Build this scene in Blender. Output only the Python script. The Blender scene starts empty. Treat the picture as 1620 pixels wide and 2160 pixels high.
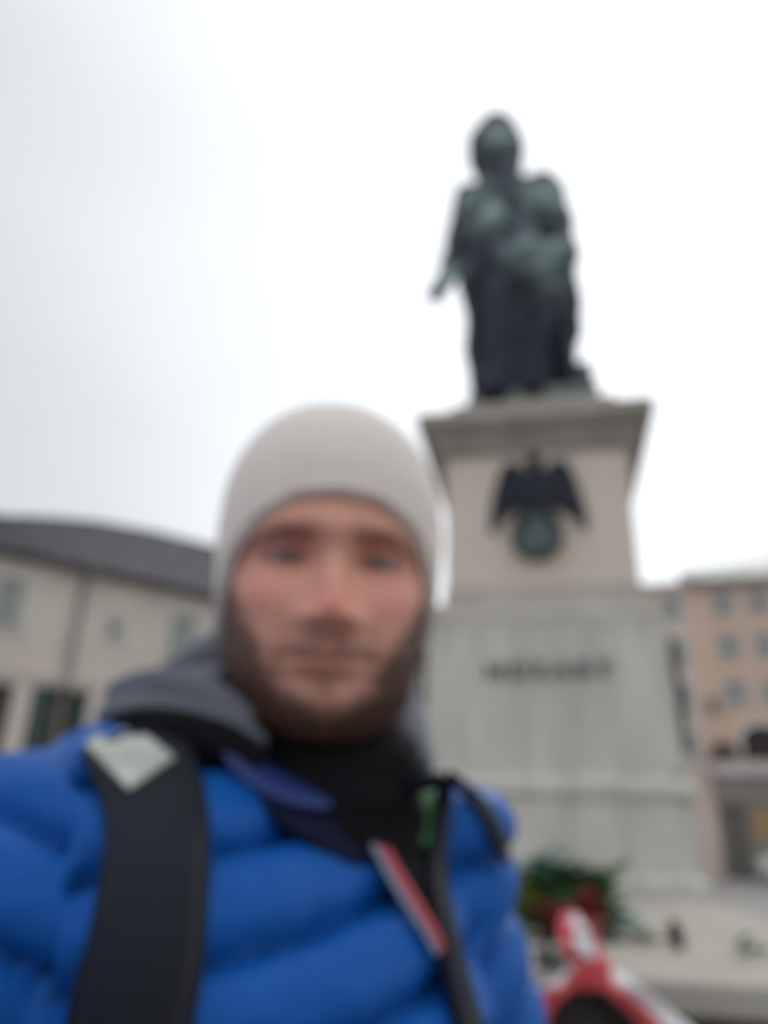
import bpy, bmesh, math, random
import numpy as np
from mathutils import Vector, Matrix, noise
from mathutils.bvhtree import BVHTree
random.seed(7)
rng = np.random.default_rng(7)
scn = bpy.context.scene
COL = scn.collection
RAD = math.radians

# ------------------------------------------------------------------ camera
FPX, PITCH, ROLL, HC = 1632.0, RAD(23), RAD(1.8), 1.5      # focal length in photo pixels, tilt up, roll, height
FW = Vector((0, math.cos(PITCH), math.sin(PITCH)))
R0 = Vector((1, 0, 0)); U0 = Vector((0, -math.sin(PITCH), math.cos(PITCH)))
CR = R0*math.cos(ROLL) + U0*math.sin(ROLL)
CU = -R0*math.sin(ROLL) + U0*math.cos(ROLL)
CAM = Vector((0, 0, HC))
cd = bpy.data.cameras.new('camera'); cam = bpy.data.objects.new('camera', cd); COL.objects.link(cam)
cam.matrix_world = Matrix(((CR.x, CU.x, -FW.x, 0), (CR.y, CU.y, -FW.y, 0), (CR.z, CU.z, -FW.z, HC), (0, 0, 0, 1)))
cd.sensor_fit = 'VERTICAL'; cd.sensor_height = 36.0; cd.sensor_width = 27.0
cd.lens = 36.0*FPX/2160; cd.clip_start = 0.02; cd.clip_end = 3000
cd.dof.use_dof = True; cd.dof.focus_distance = 0.12; cd.dof.aperture_fstop = 8.0; cd.dof.aperture_blades = 0
scn.camera = cam

# ------------------------------------------------------------------ sky, sun, exposure
SUN_AZ, SUN_EL = RAD(25), RAD(42)        # behind the clouds, beyond the statue
SDIR = Vector((math.sin(SUN_AZ)*math.cos(SUN_EL), math.cos(SUN_AZ)*math.cos(SUN_EL), math.sin(SUN_EL)))
w = bpy.data.worlds.new('World'); scn.world = w; w.use_nodes = True
nt = w.node_tree; nt.nodes.clear(); N = nt.nodes.new; LK = nt.links.new
out = N('ShaderNodeOutputWorld'); mixs = N('ShaderNodeMixShader')
b1 = N('ShaderNodeBackground'); b2 = N('ShaderNodeBackground')
sky = N('ShaderNodeTexSky'); sky.sky_type = 'NISHITA'; sky.sun_disc = False
sky.sun_elevation = SUN_EL; sky.sun_rotation = SUN_AZ
LK(sky.outputs[0], b1.inputs[0]); b1.inputs[1].default_value = 0.10
tc = N('ShaderNodeTexCoord'); mp = N('ShaderNodeMapping'); mp.inputs['Scale'].default_value = (1.2, 1.2, 2.6)
LK(tc.outputs['Generated'], mp.inputs[0])
nz = N('ShaderNodeTexNoise'); nz.inputs['Scale'].default_value = 1.3; nz.inputs['Detail'].default_value = 5; nz.inputs['Roughness'].default_value = 0.5
LK(mp.outputs[0], nz.inputs[0])
dt = N('ShaderNodeVectorMath'); dt.operation = 'DOT_PRODUCT'; dt.inputs[1].default_value = SDIR
LK(tc.outputs['Generated'], dt.inputs[0])
glow = N('ShaderNodeMapRange'); glow.interpolation_type = 'SMOOTHERSTEP'   # thin cloud in front of the sun
glow.inputs[1].default_value = 0.60; glow.inputs[2].default_value = 1.0; glow.inputs[3].default_value = 0.0; glow.inputs[4].default_value = 0.25
LK(dt.outputs['Value'], glow.inputs[0])
cl = N('ShaderNodeMapRange'); cl.inputs[1].default_value = 0.3; cl.inputs[2].default_value = 0.7; cl.inputs[3].default_value = 0.84; cl.inputs[4].default_value = 0.96
LK(nz.outputs['Fac'], cl.inputs[0])
sp = N('ShaderNodeSeparateXYZ'); LK(tc.outputs['Generated'], sp.inputs[0])     # overcast sky: brighter overhead than near the horizon
zen = N('ShaderNodeMapRange'); zen.interpolation_type = 'SMOOTHSTEP'; zen.inputs[1].default_value = 0.72; zen.inputs[2].default_value = 1.0; zen.inputs[3].default_value = 1.0; zen.inputs[4].default_value = 1.35
LK(sp.outputs['Z'], zen.inputs[0])
mz = N('ShaderNodeMath'); mz.operation = 'MULTIPLY'; LK(cl.outputs[0], mz.inputs[0]); LK(zen.outputs[0], mz.inputs[1])
bd_ = N('ShaderNodeVectorMath'); bd_.operation = 'DOT_PRODUCT'                    # a bank of thicker, greyer cloud on the left
bd_.inputs[1].default_value = (math.sin(RAD(-48))*math.cos(RAD(30)), math.cos(RAD(-48))*math.cos(RAD(30)), math.sin(RAD(30)))
LK(tc.outputs['Generated'], bd_.inputs[0])
bk = N('ShaderNodeMapRange'); bk.interpolation_type = 'SMOOTHSTEP'; bk.inputs[1].default_value = 0.60; bk.inputs[2].default_value = 0.98; bk.inputs[3].default_value = 1.0; bk.inputs[4].default_value = 0.73
LK(bd_.outputs['Value'], bk.inputs[0])
mb = N('ShaderNodeMath'); mb.operation = 'MULTIPLY'; LK(mz.outputs[0], mb.inputs[0]); LK(bk.outputs[0], mb.inputs[1]); mz = mb
be = N('ShaderNodeVectorMath'); be.operation = 'DOT_PRODUCT'; be.inputs[1].default_value = (math.sin(RAD(38))*math.cos(RAD(20)), math.cos(RAD(38))*math.cos(RAD(20)), math.sin(RAD(20)))
LK(tc.outputs['Generated'], be.inputs[0])                                        # and a lower wisp of it on the right
bl_ = N('ShaderNodeMapRange'); bl_.interpolation_type = 'SMOOTHSTEP'; bl_.inputs[1].default_value = 0.93; bl_.inputs[2].default_value = 1.0; bl_.inputs[3].default_value = 1.0; bl_.inputs[4].default_value = 0.74
LK(be.outputs['Value'], bl_.inputs[0])
mc = N('ShaderNodeMath'); mc.operation = 'MULTIPLY'; LK(mz.outputs[0], mc.inputs[0]); LK(bl_.outputs[0], mc.inputs[1]); mz = mc
ad = N('ShaderNodeMath'); ad.operation = 'ADD'; LK(mz.outputs[0], ad.inputs[0]); LK(glow.outputs[0], ad.inputs[1])
b2.inputs[0].default_value = (0.93, 0.965, 1.0, 1); LK(ad.outputs[0], b2.inputs[1])
mixs.inputs[0].default_value = 0.93
LK(b1.outputs[0], mixs.inputs[1]); LK(b2.outputs[0], mixs.inputs[2]); LK(mixs.outputs[0], out.inputs[0])
sl = bpy.data.lights.new('sun', 'SUN'); sl.energy = 0.9; sl.angle = RAD(25); sl.color = (1.0, 0.96, 0.9)
so = bpy.data.objects.new('sun', sl); COL.objects.link(so)
so.rotation_euler = (-SDIR).to_track_quat('-Z', 'Y').to_euler(); so.location = SDIR*60
scn.view_settings.view_transform = 'Standard'; scn.view_settings.look = 'None'
scn.view_settings.exposure = 0.24; scn.view_settings.gamma = 1.0; scn.view_settings.use_curve_mapping = False

# ------------------------------------------------------------------ helpers
def ray(px, py): return FW + CR*((px-810)/FPX) - CU*((py-1080)/FPX)
def at(px, py, Y): d = ray(px, py); return CAM + d*(Y/d.y)
def atz(px, py, Z): d = ray(px, py); return CAM + d*((Z-HC)/d.z)
def onplane(px, py, P0, n): d = ray(px, py); return CAM + d*((P0-CAM).dot(n)/d.dot(n))

def mat(name, col, rough=0.8, var=0.12, scale=6.0, bump=0.0, bscale=60.0, attr=None, metallic=0.0, col2=None, stretch=(1, 1, 1), sheen=0.0, sss=0.0, coat=0.0, spec=None):
    m = bpy.data.materials.new(name); m.use_nodes = True
    t = m.node_tree; n = t.nodes; b = n['Principled BSDF']; L = t.links.new
    b.inputs['Roughness'].default_value = rough; b.inputs['Metallic'].default_value = metallic
    if sheen: b.inputs['Sheen Weight'].default_value = sheen
    if coat: b.inputs['Coat Weight'].default_value = coat
    if spec is not None: b.inputs['Specular IOR Level'].default_value = spec
    if sss:
        b.inputs['Subsurface Weight'].default_value = sss; b.inputs['Subsurface Scale'].default_value = 0.006
        b.inputs['Subsurface Radius'].default_value = (1.0, 0.35, 0.2)
    c = n.new('ShaderNodeTexCoord'); mpp = n.new('ShaderNodeMapping'); mpp.inputs['Scale'].default_value = stretch
    L(c.outputs['Object'], mpp.inputs[0])
    z = n.new('ShaderNodeTexNoise'); z.inputs['Scale'].default_value = scale; z.inputs['Detail'].default_value = 6; z.inputs['Roughness'].default_value = 0.6
    L(mpp.outputs[0], z.inputs[0])
    rmp = n.new('ShaderNodeValToRGB'); e = rmp.color_ramp.elements
    c2 = col2 if col2 else [min(1, x*(1+var)) for x in col]
    c1 = [x*(1-var) for x in col] if not col2 else col
    e[0].position = 0.3; e[1].position = 0.7; e[0].color = (*c1[:3], 1); e[1].color = (*c2[:3], 1)
    L(z.outputs['Fac'], rmp.inputs[0]); src = rmp.outputs[0]
    if attr:
        a = n.new('ShaderNodeVertexColor'); a.layer_name = attr
        mx = n.new('ShaderNodeMix'); mx.data_type = 'RGBA'; mx.blend_type = 'MULTIPLY'; mx.inputs[0].default_value = 1.0
        L(rmp.outputs[0], mx.inputs[6]); L(a.outputs[0], mx.inputs[7]); src = mx.outputs[2]
    L(src, b.inputs['Base Color'])
    if bump:
        z2 = n.new('ShaderNodeTexNoise'); z2.inputs['Scale'].default_value = bscale; z2.inputs['Detail'].default_value = 4
        L(mpp.outputs[0], z2.inputs[0])
        bp = n.new('ShaderNodeBump'); bp.inputs['Strength'].default_value = bump; bp.inputs['Distance'].default_value = 0.4/bscale
        L(z2.outputs['Fac'], bp.inputs['Height']); L(bp.outputs[0], b.inputs['Normal'])
    return m

def link(name, me, m=None, parent=None, smooth=False):
    o = bpy.data.objects.new(name, me); COL.objects.link(o)
    if m is not None:
        me.materials.clear(); me.materials.append(m)
    if smooth: me.polygons.foreach_set('use_smooth', [True]*len(me.polygons))
    if parent is not None: o.parent = parent
    return o
def meshpy(name, v, f, m=None, parent=None, smooth=False):
    me = bpy.data.meshes.new(name); me.from_pydata([tuple(x) for x in v], [], [tuple(x) for x in f]); me.update()
    return link(name, me, m, parent, smooth)
def frombm(name, bm, m=None, parent=None, smooth=False):
    me = bpy.data.meshes.new(name); bm.to_mesh(me); bm.free(); return link(name, me, m, parent, smooth)
def tag(o, label=None, cat=None, group=None, kind=None):
    if label: o['label'] = label
    if cat: o['category'] = cat
    if group: o['group'] = group
    if kind: o['kind'] = kind
    return o
def empty(name, loc=(0, 0, 0), rz=0.0):
    o = bpy.data.objects.new(name, None); COL.objects.link(o); o.location = loc; o.rotation_euler = (0, 0, rz); o.empty_display_size = .1
    return o
def box(bm, x0, x1, y0, y1, z0, z1):
    v = [bm.verts.new((x, y, z)) for z in (z0, z1) for x, y in ((x0, y0), (x1, y0), (x1, y1), (x0, y1))]
    for q in ((3, 2, 1, 0), (4, 5, 6, 7), (0, 1, 5, 4), (1, 2, 6, 5), (2, 3, 7, 6), (3, 0, 4, 7)): bm.faces.new([v[i] for i in q])
def bevelall(bm, w, seg=2):
    bmesh.ops.bevel(bm, geom=bm.edges[:], offset=w, segments=seg, affect='EDGES', profile=0.6)
def boxobj(name, x0, x1, y0, y1, z0, z1, m, parent=None, bev=0.0):
    bm = bmesh.new(); box(bm, x0, x1, y0, y1, z0, z1)
    if bev: bevelall(bm, bev, 2)
    return frombm(name, bm, m, parent)
def ell(bm, c, r, rot=None, seg=20):
    M = Matrix.Translation(c) @ (rot.to_4x4() if rot is not None else Matrix.Identity(4)) @ Matrix.Diagonal((*r, 1))
    bmesh.ops.create_uvsphere(bm, u_segments=seg, v_segments=seg//2+2, radius=1, matrix=M)
def frames(P):
    n = len(P); T = [(P[min(i+1, n-1)]-P[max(i-1, 0)]).normalized() for i in range(n)]
    up = Vector((0, 0, 1)) if abs(T[0].z) < .9 else Vector((1, 0, 0)); A = []
    a = T[0].cross(up).normalized()
    for i in range(n):
        a = (a - T[i]*a.dot(T[i])).normalized(); A.append((a.copy(), T[i].cross(a)))
    return A
def tube(bm, P, R, seg=12, flat=1.0):
    P = [Vector(p) for p in P]
    if not hasattr(R, '__len__'): R = [R]*len(P)
    A = frames(P); rings = []
    for p, r, (a, b) in zip(P, R, A):
        rings.append([bm.verts.new(p + a*(r*math.cos(2*math.pi*k/seg)) + b*(r*flat*math.sin(2*math.pi*k/seg))) for k in range(seg)])
    for q, s in zip(rings, rings[1:]):
        for k in range(seg): bm.faces.new((q[k], q[(k+1) % seg], s[(k+1) % seg], s[k]))
    bm.faces.new(rings[0][::-1]); bm.faces.new(rings[-1])
def capsule(bm, a, b, ra, rb, seg=18):
    a, b = Vector(a), Vector(b); d = b-a; L = d.length; d.normalize()
    P, R = [], []
    for k in range(5):
        t = -math.pi/2 + k*math.pi/8*0.98 + .06; P.append(a + d*ra*math.sin(t)); R.append(ra*math.cos(t))
    n = 6
    for k in range(n+1): P.append(a + d*L*k/n); R.append(ra+(rb-ra)*k/n)
    for k in range(1, 5):
        t = k*math.pi/8*.97; P.append(b + d*rb*math.sin(t)); R.append(rb*math.cos(t))
    tube(bm, P, R, seg)
def spline(P, n):
    P = [np.array(p, float) for p in P]; P = [2*P[0]-P[1]] + P + [2*P[-1]-P[-2]]; o = []
    m = len(P)-3
    for k in range(n+1):
        t = k/n*m; i = min(int(t), m-1); u = t-i; a, b, c, d = P[i:i+4]
        o.append(0.5*((2*b)+(c-a)*u+(2*a-5*b+4*c-d)*u*u+(3*b-a-3*c+d)*u**3))
    return o
def remesh(bm, voxel, smooth=6, sub=0):
    "union of overlapping closed shapes as one skin"
    me = bpy.data.meshes.new('tmp'); bm.to_mesh(me); bm.free()
    o = bpy.data.objects.new('tmp', me); COL.objects.link(o)
    r = o.modifiers.new('r', 'REMESH'); r.mode = 'VOXEL'; r.voxel_size = voxel
    if smooth:
        s = o.modifiers.new('s', 'SMOOTH'); s.iterations = smooth; s.factor = 0.5
    if sub:
        u = o.modifiers.new('u', 'SUBSURF'); u.levels = sub; u.render_levels = sub
    dg = bpy.context.evaluated_depsgraph_get(); dg.update()
    res = bpy.data.meshes.new_from_object(o.evaluated_get(dg))
    bpy.data.objects.remove(o); bpy.data.meshes.remove(me)
    return res
def verts(me):
    a = np.empty(len(me.vertices)*3); me.vertices.foreach_get('co', a); return a.reshape(-1, 3)
def norms(me):
    a = np.empty(len(me.vertices)*3); me.vertex_normals.foreach_get('vector', a); return a.reshape(-1, 3)
def setverts(me, v): me.vertices.foreach_set('co', np.ascontiguousarray(v, dtype=np.float32).ravel()); me.update()
def vnoise(v, s, off=0.0): return np.array([noise.noise(Vector((p[0]*s+off, p[1]*s-off, p[2]*s+2*off))) for p in v])
def colattr(me, name, rgb):
    a = me.color_attributes.new(name, 'FLOAT_COLOR', 'POINT'); c = np.ones((len(me.vertices), 4), np.float32); c[:, :3] = rgb
    a.data.foreach_set('color', c.ravel())
def prism(name, pts, y0, y1, m, parent=None, bev=0.0):
    "outline in local x,z pushed from y0 to y1"
    bm = bmesh.new(); a = [bm.verts.new((x, y0, z)) for x, z in pts]; b = [bm.verts.new((x, y1, z)) for x, z in pts]
    bm.faces.new(a); bm.faces.new(b[::-1]); k = len(pts)
    for i in range(k): bm.faces.new((a[i], b[i], b[(i+1) % k], a[(i+1) % k]))
    bmesh.ops.recalc_face_normals(bm, faces=bm.faces[:])
    if bev: bevelall(bm, bev, 1)
    return frombm(name, bm, m, parent)

# ------------------------------------------------------------------ materials
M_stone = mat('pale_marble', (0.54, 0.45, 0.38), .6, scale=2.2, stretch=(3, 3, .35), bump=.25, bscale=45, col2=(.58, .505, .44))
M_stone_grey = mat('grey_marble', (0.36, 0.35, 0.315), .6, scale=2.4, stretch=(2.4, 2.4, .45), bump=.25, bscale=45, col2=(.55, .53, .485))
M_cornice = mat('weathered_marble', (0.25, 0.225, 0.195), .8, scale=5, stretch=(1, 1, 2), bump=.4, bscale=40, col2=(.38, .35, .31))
M_slab = mat('sandy_stone', (0.29, 0.27, 0.23), .8, scale=3, bump=.3, bscale=50, col2=(.345, .32, .275))
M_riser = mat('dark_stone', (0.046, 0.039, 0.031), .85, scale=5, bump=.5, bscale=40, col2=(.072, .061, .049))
M_bronze = mat('bronze', (0.9, .9, .9), .6, var=.12, scale=9, bump=.35, bscale=25, attr='patina', spec=.25)
M_bronze_p = mat('dark_bronze', (0.014, .017, .027), .65, scale=9, bump=.4, bscale=60, col2=(.026, .034, .042), spec=.2)
M_letter = mat('green_bronze', (0.035, .065, .058), .55, scale=20, col2=(.065, .10, .092))
M_pave = mat('paving', (0.20, 0.185, 0.175), .85, scale=.8, bump=.4, bscale=9, col2=(.27, .255, .245))

# ------------------------------------------------------------------ ground
bm = bmesh.new(); bmesh.ops.create_grid(bm, x_segments=40, y_segments=40, size=900)
tag(frombm('ground', bm, M_pave), 'grey stone paving of the square', kind='structure')

# ------------------------------------------------------------------ the monument's pedestal
AZ = RAD(12.165); DA = 5.29
PA = Vector((math.sin(AZ)*DA, math.cos(AZ)*DA, 0))
ped = empty('pedestal', PA, -AZ)
tag(ped, 'tall pale marble pedestal with bronze eagle and lettering under the bronze statue', 'pedestal')
def sq(hw): return (-hw, hw, -hw, hw)
def profile(name, prof, m, parent, ch=None):
    "square moulded block: prof = [(half width, z)...]; ch = chamfer of the corners"
    bm = bmesh.new(); rings = []
    for hw, z in prof:
        c = ch if ch else .004
        pts = [(-hw+c, -hw), (hw-c, -hw), (hw, -hw+c), (hw, hw-c), (hw-c, hw), (-hw+c, hw), (-hw, hw-c), (-hw, -hw+c)]
        rings.append([bm.verts.new((x, y, z)) for x, y in pts])
    for q, s in zip(rings, rings[1:]):
        for k in range(8): bm.faces.new((q[k], q[(k+1) % 8], s[(k+1) % 8], s[k]))
    bm.faces.new(rings[0][::-1]); bm.faces.new(rings[-1])
    return frombm(name, bm, m, parent)
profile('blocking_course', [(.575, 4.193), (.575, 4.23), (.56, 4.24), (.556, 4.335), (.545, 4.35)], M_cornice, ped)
cv = [(.605, 3.90), (.61, 3.935), (.64, 3.937), (.64, 3.965)]
for k in range(7): t = k/6*math.pi/2; cv.append((.64+.075*(1-math.cos(t)), 3.97+.075*math.sin(t)))
cv += [(.735, 4.05), (.735, 4.085), (.765, 4.09), (.772, 4.10), (.772, 4.165), (.76, 4.17), (.74, 4.192)]
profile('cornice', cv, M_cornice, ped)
profile('die', [(.594, 2.98), (.592, 3.898)], M_stone, ped)
bs = [(.690, 2.735), (.690, 2.775)]
for k in range(7): t = k/6*math.pi/2; bs.append((.69-.085*math.sin(t)**1.0, 2.78+.15*(1-math.cos(t))))
bs += [(.603, 2.94), (.603, 2.978)]
profile('die_base_moulding', bs, mat('shaded_marble', (.33, .30, .265), .7, scale=4, bump=.3, bscale=40, col2=(.44, .41, .37)), ped)  # darker marble puts the moulding's shading line into its colour
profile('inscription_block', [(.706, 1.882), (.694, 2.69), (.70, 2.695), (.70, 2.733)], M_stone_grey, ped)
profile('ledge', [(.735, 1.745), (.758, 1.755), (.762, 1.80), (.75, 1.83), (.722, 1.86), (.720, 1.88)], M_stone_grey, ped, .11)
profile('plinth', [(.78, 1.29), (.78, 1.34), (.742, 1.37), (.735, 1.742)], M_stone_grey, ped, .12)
# side reliefs in bronze, standing a little proud of the block's flanks
for sx in (1, -1):
    rel = boxobj('bronze_relief', sx*.728-.03, sx*.728+.03, -.55, .55, 2.0, 2.66, M_bronze_p, ped, .012)
    bm = bmesh.new()
    for k in range(7):
        y = -.42+.14*k
        ell(bm, (sx*.765, y, 2.28+.03*random.random()), (.028, .045, .2)); ell(bm, (sx*.772, y, 2.53+.02*random.random()), (.026, .03, .036))
    frombm('relief_figures', bm, M_bronze_p, rel, True)

# lettering MOZART, six serif letters of bronze
def bar(bm, a, b, wd, y0, y1):
    a, b = Vector((a[0], 0, a[1])), Vector((b[0], 0, b[1])); d = (b-a).normalized(); n = Vector((-d.z, 0, d.x))*wd/2
    pts = [a+n, a-n, b-n, b+n]
    v = [bm.verts.new((p.x, y, p.z)) for y in (y0, y1) for p in pts]
    for q in ((0, 1, 2, 3), (7, 6, 5, 4), (0, 4, 5, 1), (1, 5, 6, 2), (2, 6, 7, 3), (3, 7, 4, 0)): bm.faces.new([v[i] for i in q])
def arcseg(c, rx, rz, a0, a1, n): return [(c[0]+rx*math.cos(RAD(a0+(a1-a0)*k/n)), c[1]+rz*math.sin(RAD(a0+(a1-a0)*k/n))) for k in range(n+1)]
def letter(ch, x, z, h, wd):
    t = h*.2; bm = bmesh.new(); s = []
    def ln(a, b, k=1.0): s.append((a, b, k))
    def poly(P, k=1.0):
        for p, q in zip(P, P[1:]): ln(p, q, k)
    def serif(px, pz): ln((px-.13, pz), (px+.13, pz), .45)
    if ch == 'M':
        poly([(.1, 0), (.14, 1)], .7); poly([(.14, 1), (.5, .12)], 1.1); poly([(.5, .12), (.86, 1)], .7); poly([(.86, 1), (.9, 0)], 1.1); serif(.1, .03); serif(.9, .03)
    if ch == 'O': poly(arcseg((.5, .5), .40, .46, 0, 360, 20))
    if ch == 'Z': ln((.12, .95), (.88, .95), .7); ln((.85, .95), (.15, .05), 1.1); ln((.12, .05), (.9, .05), .7); ln((.12, .95), (.12, .75), .5); ln((.9, .05), (.9, .25), .5)
    if ch == 'A': ln((.08, 0), (.5, 1), .7); ln((.5, 1), (.92, 0), 1.2); ln((.25, .35), (.76, .35), .6); serif(.1, .03); serif(.9, .03)
    if ch == 'R': ln((.2, 0), (.2, 1), 1.2); poly([(.2, .95), (.55, .95)] + arcseg((.55, .73), .24, .22, 90, -90, 8) + [(.2, .51)], .8); ln((.5, .5), (.9, 0), 1.1); serif(.2, .03)
    if ch == 'T': ln((.5, 0), (.5, .95), 1.2); ln((.08, .95), (.92, .95), .7); ln((.09, .95), (.09, .76), .5); ln((.91, .95), (.91, .76), .5); serif(.5, .03)
    for i, (a, b, k) in enumerate(s):
        e = .0006*(i % 5)
        bar(bm, (x+a[0]*wd, z+a[1]*h), (x+b[0]*wd, z+b[1]*h), t*k, -.716-e, -.690)
    return frombm('letter', bm, M_letter, ped)
xx = -.345
for ch, wd in zip('MOZART', (.112, .098, .086, .098, .096, .086)):
    letter(ch, xx, 2.392, .092, wd); xx += wd+.029
# heraldic eagle with a round shield on the die
eg = empty('eagle_emblem', (0, -.60, 0)); eg.parent = ped
def feather(bm, a, b, wd, y): ell(bm, ((a[0]+b[0])/2, y, (a[1]+b[1])/2), (wd, .028, math.hypot(b[0]-a[0], b[1]-a[1])/2), Matrix.Rotation(math.atan2(b[0]-a[0], b[1]-a[1]), 3, 'Y'), 12)
ZE = 3.14; KE = .967
def ez(z): return 3.5+(z-3.5)*1.0
for sx in (-1, 1):
    bm = bmesh.new()
    tips = [(.292, 3.33), (.262, 3.385), (.225, 3.43), (.185, 3.46), (.145, 3.48), (.105, 3.50)]
    roots = [(.185, 3.845), (.165, 3.85), (.14, 3.83), (.115, 3.80), (.09, 3.77), (.07, 3.74)]
    for k, (a, b) in enumerate(zip(roots, tips)): feather(bm, (sx*a[0], a[1]), (sx*b[0], b[1]), .043, -.01-.006*k)
    for k, (a, b) in enumerate([((.06, 3.62), (.16, 3.83)), ((.09, 3.66), (.20, 3.80)), ((.12, 3.62), (.215, 3.72)), ((.04, 3.6), (.10, 3.74))]): feather(bm, (sx*a[0], a[1]), (sx*b[0], b[1]), .058, -.035)
    frombm('wing', bm, M_bronze_p, eg, True)
bm = bmesh.new(); ell(bm, (0, -.03, 3.60), (.105, .06, .19)); ell(bm, (0, -.03, 3.72), (.05, .05, .10))
frombm('body', bm, M_bronze_p, eg, True)
bm = bmesh.new(); ell(bm, (.0, -.05, 3.815), (.05, .045, .058)); ell(bm, (-.045, -.06, 3.805), (.035, .016, .014)); ell(bm, (0, -.05, 3.85), (.03, .03, .03))
frombm('head', bm, M_bronze_p, eg, True)
bm = bmesh.new()
bmesh.ops.create_cone(bm, cap_ends=True, segments=40, radius1=.165, radius2=.150, depth=.07, matrix=Matrix.Translation((-.01, -.03, 3.31)) @ Matrix.Rotation(RAD(90), 4, 'X'))
bevelall(bm, .004, 1)
shd = frombm('shield', bm, mat('green_patina_bronze', (.035, .055, .055), .55, scale=12, bump=.3, bscale=50, col2=(.075, .11, .105)), eg)
bm = bmesh.new(); tube(bm, [(-.01+.152*math.cos(t*math.pi/18), -.068, 3.31+.152*math.sin(t*math.pi/18)) for t in range(37)], .012, 8)
frombm('shield_rim', bm, M_bronze_p, shd, True)
bm = bmesh.new()
for sx in (-1, 1):
    for k in range(3):
        bm = bmesh.new(); ell(bm, (sx*(.075+.018*k), -.085, 3.40), (.010, .02, .035)); frombm('claw', bm, M_bronze_p, eg, True)

# ------------------------------------------------------------------ stone platform in front, long slab of stacked stones
AX = lambda s, y, z: PA + Vector((math.cos(AZ), -math.sin(AZ), 0))*s + Vector((math.sin(AZ), math.cos(AZ), 0))*y + Vector((0, 0, z))
plat = empty('platform', PA, -AZ)
tag(plat, 'sandy stone platform at the foot of the pedestal where flowers lie', 'platform')
yf = -3.72
for i in range(4):
    y0, y1 = yf+.74*i, yf+.74*(i+1)-.006
    boxobj('paving_slab', -.70, -.03, y0, y1, 1.245, 1.298+.001*(i % 2), M_slab, plat, .012)
    boxobj('paving_slab', -.024, .655, y0, y1, 1.245, 1.299-.001*(i % 2), M_slab, plat, .012)
boxobj('bed_slab', -.76, .76, yf+2.965, .78, 1.24, 1.285, M_slab, plat, .01)
for r in range(3):
    z0, z1 = .414*r, .414*(r+1)-.006
    for k in range(2):
        xs = [-.66, -.02 if r % 2 else -.24, .62]
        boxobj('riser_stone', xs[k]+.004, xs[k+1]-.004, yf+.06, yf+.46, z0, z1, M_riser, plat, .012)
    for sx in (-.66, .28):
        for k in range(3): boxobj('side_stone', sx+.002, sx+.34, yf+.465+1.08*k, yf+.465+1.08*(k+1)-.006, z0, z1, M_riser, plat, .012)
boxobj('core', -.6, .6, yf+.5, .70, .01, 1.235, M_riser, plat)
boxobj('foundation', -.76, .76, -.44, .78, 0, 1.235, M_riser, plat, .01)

# ------------------------------------------------------------------ bronze statue of a cloaked man
NP = Vector((-math.sin(AZ), -math.cos(AZ), 0))
def S(px, py, off=0.0):      # metres towards the viewer from the statue's own axis plane
    return onplane(px, py, PA + NP*off, NP)
def SR(px, py, r): return r*(S(px+1, py)-S(px, py)).length
bm = bmesh.new()
def cp(a, b, ra, rb, oa=0.0, ob=None):
    ob = oa if ob is None else ob
    capsule(bm, S(*a, oa), S(*b, ob), SR(*a, ra), SR(*b, rb), 16)
def el(c, rx, rz, off=0.0, ry=None):
    k = SR(*c, 1); kz = (S(c[0], c[1]+1)-S(*c)).length; ell(bm, S(*c, off), (rx*k, (ry or rx)*k, rz*kz), Matrix.Rotation(-AZ, 3, 'Z'))
el((1047, 314), 51, 65, .03, 50); el((1046, 322), 58, 60, -.03, 50); el((1047, 292), 47, 45, -.01, 46); cp((1062, 392), (1140, 412), 30, 32, -.02); cp((1050, 398), (992, 420), 25, 27, -.02); el((1042, 335), 9, 15, .19)
cp((1047, 350), (1057, 405), 44, 50, .0)
el((1068, 440), 80, 50, .0, 50); el((1085, 520), 72, 70, .0, 50); el((1095, 590), 82, 62, -.02, 52)
el((988, 418), 30, 28, -.02, 32); el((1140, 402), 42, 30, 0, 42); el((1160, 425), 38, 40, 0, 42)
cp((1165, 420), (1196, 525), 32, 24, 0, .10); cp((1200, 535), (1120, 530), 22, 22, .12, .34)      # bent arm
el((1210, 538), 17, 18, .04)
cp((1200, 520), (1105, 555), 17, 30, .10, .30); cp((1175, 545), (1110, 585), 16, 22, .16, .30); cp((1120, 470), (1085, 560), 16, 24, .20, .28)
cp((1060, 410), (1020, 480), 16, 22, .16, .22); cp((1020, 480), (1000, 590), 22, 30, .18, .16); cp((1050, 430), (1062, 560), 14, 22, .20, .24)                                 # lapels
cp((984, 420), (968, 505), 30, 29, -.02, .05); cp((966, 510), (950, 565), 28, 23, .05, .14); cp((950, 565), (934, 600), 21, 17, .14, .2)
cp((936, 598), (918, 622), 17, 11, .2, .22); cp((930, 600), (910, 622), 9, 8, .22, .24); cp((938, 604), (926, 636), 9, 8, .18, .2)
cp((1008, 480), (1000, 600), 30, 34, .0); cp((1000, 600), (1026, 800), 30, 30, .0, .02)            # coat tail
cp((1165, 460), (1185, 600), 34, 36, -.05); cp((1185, 600), (1190, 700), 34, 33, -.05); cp((1190, 700), (1180, 810), 33, 34, -.05)
cp((1100, 600), (1105, 810), 86, 80, -.14)                                                         # cloak behind
cp((1090, 600), (1092, 815), 34, 38, .12); cp((1052, 620), (1058, 720), 42, 34, .16, .22); cp((1058, 720), (1052, 825), 34, 30, .22, .2)      # legs
cp((1130, 620), (1135, 720), 46, 36, .12, .12); cp((1135, 720), (1130, 825), 34, 32, .12, .1)
el((1046, 835), 34, 18, .34, 52); el((1128, 835), 34, 18, .26, 52)
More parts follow.
